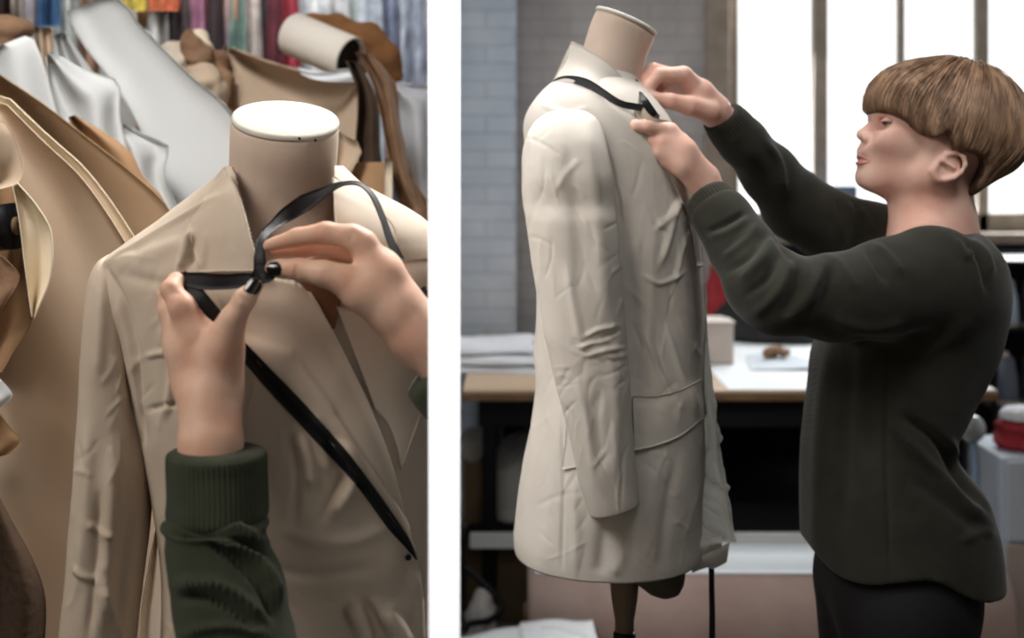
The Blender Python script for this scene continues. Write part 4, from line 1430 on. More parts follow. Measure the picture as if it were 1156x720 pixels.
creases(jb, 60, (120, 250, 290, 720), 41, .0013, w=(1.6, 4), ang=(100, 40))
m_ = jb.modifiers.new('thickness', 'SOLIDIFY'); m_.thickness = .003; m_.offset = -1
JB = bvh(jb)
# the open neckline: no cloth in front of the neck between the collar leaves
def open_front(o, poly):
    bm = bmesh.new()
    bm.from_mesh(o.data)
    off = wloc(o)
    Q = [tuple(q) for q in poly]
    kill = []
    for fc_ in bm.faces:
        c = np.array(fc_.calc_center_median()) + off
        if fc_.normal.y > -.05:
            continue
        x, y = PX(c[None])[0]
        ins = False
        for i in range(len(Q)):
            (xa, ya), (xb, yb) = Q[i], Q[(i + 1) % len(Q)]
            if (ya > y) != (yb > y) and x < (y - ya) * (xb - xa) / (yb - ya) + xa:
                ins = not ins
        if ins:
            kill.append(fc_)
    bmesh.ops.delete(bm, geom=kill, context='FACES')
    bm.to_mesh(o.data)
    bm.free()
    o.data.update()
open_front(jb, [(258, 180), (266, 200), (277, 244), (286, 280), (298, 308), (342, 322), (374, 352), (381, 340), (382, 262), (378, 180)])
S2 = [(289, 124, 138, .018, 1.395), (296, 116, 148, .034, 1.39), (312, 109, 156, .046, 1.385), (340, 106, 160, .052, 1.378), (400, 101, 164, .054, 1.372), (450, 97, 167, .054, 1.37), (500, 92, 169, .053, 1.368), (550, 88, 169, .052, 1.364), (600, 83, 166, .050, 1.36), (650, 78, 160, .048, 1.355), (700, 73, 154, .047, 1.35), (760, 68, 148, .045, 1.345), (840, 64, 140, .043, 1.34), (880, 64, 138, .042, 1.34)]
v, f = loft(rows_loft(resample_rows(S2, 240), 1.37, 180), cap1=False)
js = obj('sleeve', v, f, M['muslin'], jac)
crumple(js, .003, 5, (1, 1, .4), 3, 80)
sculpt(js, [([(118, 300), (114, 360), (110, 430)], 7, .004), ([(140, 330), (150, 420), (152, 520)], 8, -.006), ([(128, 500), (124, 600), (112, 720)], 8, .006), ([(100, 480), (98, 560), (90, 660)], 7, .004), ([(112, 560), (108, 640), (100, 720)], 5, -.005),
            ([(100, 590), (112, 600), (130, 606)], 4, .004), ([(118, 660), (126, 690), (138, 720)], 6, .007), ([(84, 640), (95, 650), (110, 655)], 4, .004), ([(150, 560), (140, 640), (132, 720)], 8, -.005)])
creases(js, 45, (75, 320, 165, 720), 42, .0014, w=(1.6, 4), ang=(95, 30))
m_ = js.modifiers.new('thickness', 'SOLIDIFY'); m_.thickness = .003; m_.offset = -1
S3 = [(282, 488, 500, .018, 1.47), (292, 482, 508, .034, 1.475), (320, 478, 514, .046, 1.48), (400, 476, 516, .05, 1.485), (500, 477, 515, .05, 1.49), (600, 478, 514, .048, 1.495), (700, 479, 513, .046, 1.5), (830, 480, 512, .042, 1.5)]
v, f = loft(rows_loft(resample_rows(S3, 80), 1.48, 70), cap1=False)
js2 = obj('sleeve', v, f, M['muslin'], jac)
crumple(js2, .0014, 10, (1, 1, .5), 3, 85)
# front overlap, lapels and collar
ov = panel('front_overlap', [(262, 380), (250, 450), (240, 560), (236, 660), (236, 800), (236, 1000)], [(330, 400), (400, 500), (452, 578), (471, 628), (477, 672), (480, 740), (482, 820), (470, 1000)], JB, .005, .003, M['muslin'], jac, n=170, w=100)
crumple(ov, .002, 7, (1, 1, .7), 3, 91)
creases(ov, 45, (280, 440, 470, 720), 43, .0013, w=(1.6, 4), ang=(70, 45))
fold2 = [([(340, 490), (350, 520), (352, 550)], 6, .006), ([(352, 470), (362, 500), (372, 535)], 6, .005), ([(376, 500), (395, 512), (402, 535), (390, 560), (372, 585)], 5, .007), ([(385, 530), (375, 560), (362, 590)], 6, -.005),
         ([(330, 500), (335, 540), (330, 590)], 5, -.004), ([(320, 612), (380, 616), (440, 595)], 5, .003), ([(395, 680), (405, 700), (415, 730)], 7, .010), ([(430, 690), (445, 705), (455, 730)], 9, .008), ([(412, 680), (425, 705), (432, 740)], 5, -.007), ([(465, 640), (472, 670), (474, 730)], 4, .005)]
sculpt(ov, .62, [(l_, w_ * 1.5, h_) for l_, w_, h_ in fold2])
lap = panel('lapel', [(296, 306), (322, 312), (346, 324), (380, 382), (412, 446), (437, 508), (456, 576), (469, 624)], [(240, 318), (252, 348), (272, 382), (302, 420), (352, 474), (402, 532), (440, 580), (468, 622)], bvh(jb, ov), .010, .003, M['muslin'], jac, n=80, w=24,
            offs=lambda T, U: .009 * np.sin(np.pi * np.clip(1.15 - U, 0, 1)) * np.sin(np.pi * np.clip(T * .9 + .08, 0, 1)))
crumple(lap, .0006, 18, (1, 1, 1), 2, 95)
panel('lapel', [(380, 346), (408, 352), (440, 360), (470, 372), (502, 392)], [(424, 462), (432, 470), (440, 482), (446, 500), (452, 530)], JB, .006, .003, M['muslin'], jac, n=40, w=24, offs=lambda T, U: .006 * np.sin(np.pi * U))
panel('lapel_notch', [(438, 300), (452, 296), (470, 293), (500, 290)], [(452, 342), (462, 350), (476, 362), (502, 378)], JB, .012, .003, M['muslin'], jac, n=30, w=16)
cl = panel('collar', [(254, 190), (266, 212), (277, 244), (285, 275), (294, 306)], [(244, 205), (228, 230), (214, 254), (221, 285), (226, 306)], JB, .010, .004, M['muslin'], jac, n=50, w=24, offs=lambda T, U: .016 * np.cos(U * np.pi / 2))
crumple(cl, .0006, 20, (1, 1, 1), 2, 97)
cr_ = panel('collar', [(376, 200), (377, 230), (379, 262), (383, 300)], [(388, 208), (420, 232), (446, 262), (440, 300)], JB, .010, .004, M['muslin'], jac, n=40, w=24, offs=lambda T, U: .014 * np.cos(U * np.pi / 2))
# back of the stand-up collar behind the neck
th = np.linspace(.05 * np.pi, .95 * np.pi, 40)
G = np.array([[P(316 + math.cos(a) * rr, yy - 4 * math.sin(a), E) + np.array([0, math.sin(a) * bb, 0]) for a in th] for yy, rr, bb in ((188, 63, .066), (205, 66, .07), (222, 76, .08))])
sheet('collar', G, .004, M['muslin'], jac)
panel('chest', [(322, 296), (338, 318), (356, 344), (374, 372)], [(392, 300), (388, 322), (384, 345), (378, 370)], JB, .003, .002, mat('form_chest_shaded', RGB(120, 84, 62), .85), form2, n=24, w=14)  # form cover coloured brown for the shade below the hand
obj('button', *lathe([(.0001, .0), (.0030, .0), (.0034, .0010), (.003, .0018), (.0002, .0016)], P(461, 629, hit(bvh(ov), 461, 628) - .003), (0, -1, .1), 16), M['iron'], jac)

# ---- black tape
tp = thing('style_tape', 'long black tape running down the lapel edge and pinched between the two hands', 'tape', P(300, 400, 1.26))
JL = bvh(jb, ov, lap)
panel('tape_run', [(273, 383), (300, 411), (350, 463), (400, 520), (438, 572), (462, 608), (471, 631)], [(275, 408), (300, 437), (350, 491), (400, 545), (438, 596), (460, 620), (470, 632)], JL, .004, .0012, M['black_tape'], tp, n=70, w=8)
dk = 1.226
ribbon('tape_loop', [P(203, 314, 1.243), P(225, 317, 1.236), P(252, 318, 1.230), P(278, 316, dk), P(298, 313, dk - .002)], [.0125, .018, .0165, .0155, .010], .0014, M['black_tape'], tp, twist=[0, 5, -5, 8, 20])
ribbon('tape_loop', [P(203, 311, 1.244), P(214, 324, 1.238), P(228, 341, 1.231), P(244, 360, 1.236), P(262, 382, 1.262), P(276, 398, 1.268)], [.015, .018, .0175, .017, .0165, .0165], .0014, M['black_tape'], tp, twist=[0, 0, 6, 0, 0, 0])
ribbon('tape_twist', [P(278, 328, 1.222), P(289, 319, 1.218), P(294, 306, 1.222), P(293, 290, 1.226), P(297, 268, 1.245), P(316, 248, 1.28), P(338, 233, 1.298), P(362, 219, 1.296), P(385, 208, 1.29), P(405, 207.5, 1.285), P(420, 220, 1.276), P(432, 246, 1.262), P(441, 272, 1.25), P(452, 294, 1.243)],
       [.013, .015, .011, .0105, .010, .0165, .0195, .0115, .0095, .0095, .010, .010, .010, .010], .0014, M['black_tape'], tp, n=120, twist=[0, 15, 30, 10, 0, 0, 10, 30, 66, 64, 55, 55, 45, 30])
ribbon('tape_twist', [P(292, 300, 1.220), P(298, 312, 1.214), P(305, 310, 1.212), P(315, 300, 1.222)], [.009, .013, .012, .008], .0014, M['black_tape'], tp, twist=[0, 10, -10, 0])
ribbon('tape_end', [P(474, 326, 1.27), P(484, 342, 1.268), P(496, 362, 1.265)], [.012, .012, .012], .0014, M['black_tape'], tp)

# ---- the worker's forearms reaching in
per2 = thing('person', 'person reaching in with bare hands, black nails and dark green rolled sleeves', 'person', (-.27, 1.15, .9))
A = Body()
A.chain([(240, 600, 1.165, 33), (238, 500, 1.195, 31), (237, 455, 1.21, 29.5), (237, 432, 1.215, 28)], .02)
A.chain([(262, 446, 1.213, 8), (262, 428, 1.213, 9)], .012)
A.chain([(222, 436, 1.222, 23), (216, 395, 1.226, 21), (212, 368, 1.226, 17)], .015)
A.chain([(215, 432, 1.232, 21), (205, 390, 1.240, 18), (199, 360, 1.242, 14)], .012)
A.chain([(248, 432, 1.215, 21), (252, 400, 1.212, 20), (256, 375, 1.208, 16)], .015)
A.chain([(236, 405, 1.222, 22), (232, 378, 1.222, 14)], .015)
A.chain([(222, 375, 1.222, 17), (206, 347, 1.222, 14), (193, 327, 1.228, 11.5)], .008)
A.chain([(193, 327, 1.228, 11.5), (199, 317, 1.242, 9.2), (210, 319, 1.254, 8)], .004)
A.chain([(203, 380, 1.242, 14), (191, 350, 1.246, 11.5), (188, 334, 1.254, 10)], .006)
A.chain([(188, 334, 1.254, 10), (198, 326, 1.266, 8.5), (212, 332, 1.270, 7.5)], .004)
A.chain([(203, 395, 1.256, 13), (194, 365, 1.262, 10.5), (200, 348, 1.272, 8.5), (214, 350, 1.275, 7.5)], .005)
A.chain([(206, 410, 1.262, 12), (200, 385, 1.27, 9), (208, 372, 1.277, 7.5), (218, 374, 1.278, 6.6)], .005)
A.chain([(254, 385, 1.207, 17), (263, 360, 1.203, 14)], .012)
A.chain([(263, 360, 1.203, 14), (276, 338, 1.203, 11.8), (288, 323, 1.208, 9)], .006)
# other hand, from the right
A.chain([(506, 410, 1.222, 34), (470, 374, 1.218, 30), (448, 348, 1.215, 29)], .02)
A.chain([(448, 346, 1.216, 28), (430, 312, 1.214, 25), (410, 276, 1.212, 15)], .012)
A.chain([(445, 338, 1.228, 26), (428, 305, 1.232, 22), (410, 284, 1.236, 14)], .012)
A.chain([(440, 350, 1.208, 24), (408, 330, 1.200, 19), (384, 315, 1.197, 15)], .015)
A.chain([(410, 274, 1.212, 15), (398, 268, 1.211, 14), (368, 263, 1.214, 12.6)], .006)
A.chain([(368, 263, 1.214, 12.6), (336, 268, 1.221, 10.6), (304, 277, 1.227, 7.2)], .004)
A.chain([(410, 286, 1.236, 13), (376, 277, 1.243, 11.5), (342, 280, 1.247, 10), (308, 284, 1.243, 7)], .004)
A.chain([(418, 300, 1.250, 12), (390, 290, 1.262, 10), (362, 294, 1.266, 8.6), (344, 300, 1.262, 7)], .004)
A.chain([(424, 318, 1.258, 11), (402, 308, 1.272, 9), (384, 308, 1.277, 7.8), (370, 314, 1.274, 6.6)], .004)
A.chain([(386, 315, 1.197, 15), (366, 309, 1.196, 13.6), (338, 304, 1.203, 12.4)], .008)
A.chain([(338, 304, 1.203, 12.4), (318, 303, 1.210, 10.6), (308, 302.5, 1.214, 9)], .004)
# knuckle folds
for a, b, r in (((398, 262, 1.197), (392, 278, 1.197), .0016), ((390, 264, 1.198), (385, 278, 1.199), .0014), ((333, 298, 1.192), (335, 312, 1.194), .0012), ((272, 334, 1.192), (283, 344, 1.194), .0012), ((186, 322, 1.215), (200, 331, 1.214), .0014)):
    A.cone(P(*a), r, P(*b), r, .004, 's')
f_, l_, h_ = cutter(P(500, 400, 1.222), P(450, 400, 1.222), .09)
A.fn(f_, l_, h_, .005, 'x')
hands = sdf_obj('body', A, .0019, M['skin2'], per2, it=2)
def nail(c, axis, nrm, L, Wd, par):
    axis, nrm = np.asarray(axis, float), np.asarray(nrm, float)
    axis /= np.linalg.norm(axis)
    sd = np.cross(nrm, axis); sd /= np.linalg.norm(sd)
    nrm = np.cross(axis, sd)
    G = np.zeros((16, 14, 3))
    for i, u in enumerate(np.linspace(-1, 1, 16)):
        wdt = Wd * (max(0.02, 1 - abs(u) ** 3.2)) ** .5
        for j, w in enumerate(np.linspace(-1, 1, 14)):
            G[i, j] = np.asarray(c) + axis * u * L + sd * w * wdt + nrm * (.0016 - .0042 * w * w * (wdt / Wd) ** 2 - .0012 * u * u)
    return sheet('fingernail', G, .0011, M['nail'], par)
HBv = bvh(hands)
def surf(x, y, e=.0006):
    h = hit(HBv, x, y)
    return P(x, y, (h if h else 1.2) - e)
nail(surf(285.5, 324), P(288, 322, 1.206) - P(276, 338, 1.2), (.35, -1, .25), .0092, .0074, hands)
nail(surf(309.5, 303), P(308, 302.5, 1.21) - P(318, 303, 1.208), (-.05, -1, .15), .0084, .0072, hands)

def knit_tube(name, rows, n, m, par, rib=0, amp=.01):
    R = rows_loft(resample_rows(rows, n), 1.2, m, e=2.0)
    R = np.array(R)
    if rib:
        c = R.mean(1, keepdims=True)
        R = c + (R - c) * (1 + amp * np.cos(np.arange(m) * 2 * np.pi / m * rib))[None, :, None]
    v, f = loft(R)
    return obj(name, v, f, M['olive2'], par)
slv2 = knit_tube('sleeve', [(584, 192, 298, .046, 1.168), (592, 183, 303, .051, 1.166), (600, 188, 299, .048, 1.164), (620, 188, 304, .050, 1.160), (640, 191, 314, .054, 1.155), (660, 194, 321, .055, 1.15), (690, 197, 325, .056, 1.14), (720, 203, 333, .058, 1.13), (780, 210, 346, .060, 1.11), (840, 216, 358, .062, 1.09)], 120, 240, per2, 62, .006)
sculpt(slv2, [([(186, 592), (230, 590), (270, 598), (300, 612)], 5, .008), ([(190, 604), (230, 602), (270, 612), (302, 628)], 4, -.008), ([(240, 606), (275, 620), (305, 650), (318, 680)], 6, .008), ([(232, 612), (262, 630), (292, 660), (310, 700)], 5, -.008),
              ([(196, 660), (230, 658), (262, 668), (300, 700)], 7, .007), ([(198, 676), (230, 676), (262, 690), (290, 715)], 5, -.006), ([(205, 716), (250, 708), (300, 716)], 6, .006)])
cf = knit_tube('cuff', [(508, 196, 292, .042, 1.186), (510, 191, 297, .045, 1.186), (514, 189, 300, .047, 1.185), (530, 189, 301, .047, 1.183), (560, 190, 302, .047, 1.176), (580, 189, 302, .047, 1.171), (588, 193, 298, .044, 1.169)], 60, 320, per2, 62, .010)
T2 = Body()
T2.chain([(487, 424, 1.224, 36), (508, 446, 1.228, 38)], .02)
f_, l_, h_ = cutter(P(476, 424, 1.222), P(500, 446, 1.226), .06)
T2.fn(f_, l_, h_, .010, 'x')
f_, l_, h_ = cutter(P(509, 440, 1.228), P(480, 440, 1.228), .07)
T2.fn(f_, l_, h_, .008, 'x')
sdf_obj('sleeve', T2, .003, M['olive2'], per2)
# ================================================================== papers and cloths behind the jacket
def floor_y(d):
    return CY + CZ * F / d


def leaf(name, label, cat, A, B, d, m, group=None, t=.0018, wave=.02, slope=0.0, roll=0.0, crum=.0, n=70, w=26, seed=0, down=True, wfreq=1.3):
    """a standing sheet: A and B are its two long edges as seen, it stands at depth d and runs down to the floor"""
    A, B = list(A), list(B)
    if down:
        yf = floor_y(d + min(slope, 0) - wave - roll) + 20
        A.append((A[-1][0], yf))
        B.append((B[-1][0], yf))
    a, b = spline(A, n), spline(B, n)
    G = np.zeros((n, w, 3))
    for i in range(n):
        s = i / (n - 1)
        for j in range(w):
            u = j / (w - 1)
            x, y = a[i] * (1 - u) + b[i] * u
            dd = d + wave * math.sin(2 * math.pi * (u * wfreq + s * .6) + seed) + slope * s - roll * (u - .5) ** 2 * 4
            G[i, j] = P(x, y, dd)
    if down:
        G[..., 2] = np.maximum(G[..., 2], .002)
    c = G.reshape(-1, 3)
    o = sheet(name, G, t, m, None, origin=[c[:, 0].mean(), c[:, 1].mean(), c[:, 2].min()])
    if crum:
        crumple(o, crum, 9, (1, 1, .7), 3, 100 + seed)
    return tag(o, label, cat, group)


GP = 'pattern papers standing behind the jacket'
GC = 'white pattern papers behind the jacket'
leaf('pattern_paper', 'broad tan kraft paper sheet filling the left side beside the jacket sleeve', 'paper', [(-70, 100), (-70, 300), (-70, 600)], [(8, 118), (50, 160), (92, 200), (135, 262), (172, 330), (200, 440), (215, 600)], 2.02, M['kraft'], GP, wave=.035, slope=-.12, roll=.05, seed=1)
leaf('pattern_paper', 'pale edged kraft sheet just behind the broad tan one, its edge a light diagonal line', 'paper', [(-60, 90), (-60, 400)], [(12, 112), (54, 152), (98, 192), (142, 252), (180, 320), (210, 420)], 2.10, M['manila'], GP, wave=.02, slope=-.1, roll=.04, seed=2)
leaf('pattern_paper', 'darker brown kraft sheet leaning behind, running diagonally down to the jacket shoulder', 'paper', [(-60, 70), (-60, 400)], [(0, 84), (50, 118), (102, 158), (150, 196), (192, 238), (230, 330)], 2.20, M['kraftd'], GP, wave=.03, slope=-.1, roll=.06, seed=3)
leaf('pattern_paper', 'orange brown folded paper corner showing between white sheets and dark kraft', 'paper', [(78, 132), (90, 180), (110, 260)], [(84, 130), (118, 150), (152, 176), (156, 192), (190, 240)], 2.27, M['ochre'], GP, wave=.015, seed=4)
leaf('pattern_paper', 'white paper at the left frame edge with a pointed top corner', 'paper', [(-50, 40), (-50, 300)], [(2, 62), (33, 40), (47, 66), (60, 112), (80, 200)], 2.36, M['paperb'], GC, wave=.02, seed=5)
leaf('pattern_paper', 'narrow white paper strip with stepped corner above the dark kraft sheet', 'paper', [(52, 64), (58, 110), (90, 220)], [(58, 58), (104, 82), (134, 92), (135, 128), (150, 200)], 2.42, M['paperb'], GC, wave=.02, seed=6)
leaf('pattern_paper', 'white paper with a torn lower corner behind the orange brown fold', 'paper', [(96, 110), (120, 180), (150, 250)], [(126, 134), (160, 150), (192, 166), (186, 186), (188, 206), (204, 240), (240, 320)], 2.47, M['paperb'], GC, wave=.02, seed=7)
leaf('pattern_paper', 'big smooth white paper sheet curving from the top edge down to the jacket shoulder', 'paper', [(74, 14), (92, 48), (120, 84), (150, 130), (185, 220)], [(120, -6), (142, 4), (156, 26), (170, 40), (214, 84), (262, 128), (300, 220)], 2.62, M['paperb'], GC, wave=.018, slope=-.12, roll=.05, seed=8, wfreq=.8)
leaf('pattern_paper', 'white paper seen as a thin bright edge right of the big white sheet', 'paper', [(140, 30), (170, 60), (220, 140)], [(166, 34), (176, 44), (178, 60), (206, 84), (216, 96), (262, 140)], 2.70, M['paper'], GC, wave=.02, seed=9)
leaf('pattern_paper', 'pale grey paper standing upright behind the narrow white strip', 'paper', [(60, 40), (64, 120)], [(74, 36), (84, 52), (110, 90), (130, 130)], 2.78, M['paperb'], GC, wave=.02, seed=10)
# things at the left edge, nearer
leaf('pattern_paper', 'light brown paper tongue hanging at the left edge beside the manila roll', 'paper', [(-50, 130), (-50, 190), (-50, 205)], [(4, 138), (16, 155), (27, 190), (22, 206), (2, 214)], 1.86, M['kraft'], GP, wave=.01, seed=11, down=False)
leaf('pattern_paper', 'ochre paper below the manila edge at the left of the frame', 'paper', [(-40, 205), (-40, 300), (-40, 420)], [(14, 205), (24, 250), (34, 330), (36, 362), (14, 400), (2, 420)], 1.92, M['ochre'], GP, wave=.015, seed=12, down=False)
leaf('pattern_paper', 'cream manila paper with a long rounded edge at the far left', 'paper', [(14, 208), (22, 250), (28, 300), (36, 358)], [(20, 206), (42, 232), (58, 262), (57, 312), (38, 360)], 1.88, M['manila'], GP, wave=.004, seed=13, down=False, roll=.03)
leaf('pattern_paper', 'small brown paper corner at the left edge under the black roll end', 'paper', [(-30, 280), (-30, 350)], [(4, 290), (22, 312), (8, 340), (-4, 360)], 1.84, M['browncloth'], GP, wave=.004, seed=14, down=False)
leaf('pattern_paper', 'tiny white paper corner low at the left frame edge', 'paper', [(-30, 420), (-30, 462)], [(-4, 424), (14, 444), (10, 452), (-4, 464)], 1.86, M['paper'], GC, wave=.003, seed=15, down=False)
leaf('pattern_paper', 'orange paper corner low at the left edge under the tiny white one', 'paper', [(-30, 462), (-30, 524)], [(-4, 462), (14, 486), (24, 498), (14, 510), (-4, 516)], 1.88, M['ochre'], GP, wave=.003, seed=16, down=False)
leaf('felt_sheet', 'dark brown felt sheet with rolled edge in the lower left corner', 'cloth', [(-40, 520), (-40, 640)], [(-6, 556), (12, 590), (34, 630), (48, 668), (50, 700), (46, 760)], 1.78, M['umber'], None, wave=.03, seed=17, t=.006)
rl = thing('fabric_roll', 'black end of a fabric roll at the left edge of the frame', 'fabric roll', P(2, 256, 1.9))
v, f = tube([P(-60, 262, 1.92), P(-10, 258, 1.88), P(16, 255, 1.86)], [.036, .036, .036], 10, 28)
obj('cloth', v, f, M['iron'], rl)
v, f = lathe([(.004, 0), (.014, 0), (.014, .006), (.004, .006)], P(16.5, 255, 1.86), (1, 0, .05), 20)
obj('core', v, f, M['cardboard'], rl)
leaf('cream_sheet', 'cream cloth strip glimpsed between the jacket sleeve and the green sleeve', 'cloth', [(176, 590), (166, 640), (158, 700)], [(182, 590), (190, 630), (196, 700)], 1.72, M['muslin'], None, wave=.01, seed=18)

# right of the neck
leaf('kraft_fold', 'big folded tan kraft packet with white lip right above the neck', 'paper', [(254, 64), (258, 110), (262, 190)], [(262, 54), (310, 72), (360, 84), (412, 92), (411, 120), (402, 168), (390, 220)], 2.9, M['kraft'], 'folded kraft papers', wave=.02, slope=-.1, roll=.06, seed=20, crum=.004)
leaf('paper_lip', 'white folded edge hanging from under the white roll', 'paper', [(336, 76), (350, 80), (372, 80), (402, 76)], [(340, 84), (356, 90), (376, 92), (404, 92)], 2.80, M['paper'], None, wave=.004, seed=21, down=False, n=20, w=8)
leaf('kraft_fold', 'small kraft flap between the neck and the ochre tube', 'paper', [(366, 140), (370, 200)], [(404, 160), (408, 172), (392, 200), (384, 214)], 2.60, M['kraft'], 'folded kraft papers', wave=.01, seed=22)
leaf('kraft_fold', 'narrow orange brown fold with pointed top left of the big kraft packet', 'paper', [(238, 92), (244, 130)], [(254, 50), (262, 62), (282, 74), (296, 82), (300, 120)], 3.0, M['kraftd'], 'folded kraft papers', wave=.02, seed=23, crum=.004)
wr = thing('paper_roll', 'thick white paper roll lying tilted above the kraft packet, hollow end right', 'paper roll', P(352, 60, 2.9))
a0, a1 = P(330, 38, 2.92), P(396, 66, 2.84)
ax_ = a1 - a0
L_ = np.linalg.norm(ax_)
R_ = 25 * 2.88 / F
v, f = lathe([(R_ * .93, 0), (R_, .004), (R_, L_ - .004), (R_ * .97, L_), (R_ * .90, L_), (R_ * .88, L_ - .03), (.002, L_ - .03)], a0, ax_, 48)
obj('paper', v, f, mat('cream_roll_paper', RGB(240, 232, 220), .8), wr)
v, f = lathe([(R_ * .87, -.016), (R_ * .84, -.010), (R_ * .7, -.014), (.002, -.020)], a1, ax_, 40)
obj('core', v, f, mat('roll_hollow_shade', RGB(46, 34, 28), .9), wr)  # dark disc carrying the shade inside the hollow end


def lump(name, label, cat, blobs, d, m, k=.02, crum=.006, group=None, h=.006, seed=0):
    Bd = Body()
    for b in blobs:
        Bd.chain([(x, y, d + dd, r) for x, y, dd, r in b], k)
    v, q = Bd.mesh(h)
    v = smooth_mesh(v, q, 1)
    o = obj(name, v, q, m)
    crumple(o, crum, 11, (1, 1, 1), 3, 200 + seed)
    return tag(o, label, cat, group)


lump('cloth_bundle', 'ochre brown cloth draped over the top right of the white roll', 'cloth', [[(352, 26, .05, 9), (380, 30, .0, 14), (412, 46, 0, 17), (438, 66, 0, 14), (446, 84, 0, 8)], [(372, 44, .08, 16), (410, 62, .06, 18)]], 2.98, mat('ochre_brown_cloth', RGB(150, 104, 66), .9, RGB(132, 90, 56), 12, .1, 40), seed=1)
leaf('cloth_strip', 'dark brown cloth strip hanging beside the kraft packet', 'cloth', [(392, 70), (404, 100), (402, 160), (398, 230)], [(406, 72), (424, 110), (428, 170), (436, 240)], 2.78, M['umber'], 'brown cloth strips', wave=.02, seed=30, crum=.004)
leaf('cloth_strip', 'lighter brown cloth strip falling in a curve to the jacket shoulder', 'cloth', [(402, 60), (420, 92), (432, 140), (440, 190), (452, 240)], [(420, 62), (444, 92), (452, 140), (466, 200), (490, 244), (500, 280)], 2.70, M['browncloth'], 'brown cloth strips', wave=.02, seed=31, crum=.005, t=.004)
oc = thing('paper_roll', 'upright ochre paper roll with pale edge behind the jacket shoulder', 'paper roll', [*P(420, 300, 2.66)[:2], 0])
v, f = lathe([(.043, 0), (.045, .004), (.045, P(0, 184, 2.66)[2] - .004), (.043, P(0, 184, 2.66)[2]), (.030, P(0, 184, 2.66)[2]), (.028, P(0, 184, 2.66)[2] - .05), (.002, P(0, 184, 2.66)[2] - .05)], [*P(420, 300, 2.66)[:2], 0.001], (0, 0, 1), 36)
obj('paper', v, f, M['ochre'], oc)
G = np.array([[P(434 + u * 9, y, 2.616) for u in (0, .5, 1)] for y in (182, 200, 230, 300, 500)])
sheet('edge', G, .003, M['manila'], oc)
leaf('white_sheet', 'soft white cloth hanging at the right beside the white divider', 'cloth', [(440, 96), (442, 140), (452, 200), (470, 260)], [(446, 92), (470, 96), (500, 100), (500, 180), (500, 280)], 2.95, M['whitecloth'], None, wave=.03, seed=32, crum=.006, t=.003)
cr = random.Random(3)
crumps = [('pinkish crumpled paper wad with light rim at the left of the row', [(196, 62), (200, 84)], 9, 'muslin'), ('pale crumpled paper wad second in the row behind the white sheet', [(212, 56), (214, 76)], 9, 'manila'), ('brown crumpled paper wad topmost in the row', [(214, 44), (224, 58)], 8, 'browncloth'),
          ('cream topped crumpled paper wad in the middle of the row', [(228, 44), (232, 66)], 8, 'manila'), ('tan crumpled paper wad low beside the kraft fold', [(226, 80), (238, 104)], 11, 'kraft'), ('brown crumpled paper wad rightmost in the row', [(246, 70), (250, 104)], 9, 'browncloth')]
for i, (lb, ch, r, mm) in enumerate(crumps):
    (x0, y0), (x1, y1) = ch
    lump('crumpled_paper', lb, 'paper', [[(x0, y0, 0, r * .8), ((x0 + x1) / 2, (y0 + y1) / 2, -.01, r), (x1, y1, 0, r), (x1 + 2, y1 + 60, 0, r), (x1 + 2, floor_y(2.85) - r - 1, 0, r)]], 2.82 + .03 * (i % 2), M[mm], crum=.014, group='crumpled paper wads', seed=10 + i)
lump('crumpled_paper', 'tan crumpled paper wad in the top left corner', 'paper', [[(4, 30, 0, 12), (18, 34, 0, 9), (28, 26, .02, 6)], [(10, 34, 0, 9), (10, 200, 0, 12), (12, floor_y(2.46) - 14, 0, 12)], [(10, 24, .02, 7), (30, 34, .02, 8)]], 2.46, M['browncloth'], crum=.008, group='crumpled paper wads', seed=30)
leaf('kraft_fold', 'tan paper square behind the top left white papers', 'paper', [(38, 30), (40, 90)], [(58, 32), (60, 60), (62, 110)], 2.52, M['kraft'], 'folded kraft papers', wave=.01, seed=33)

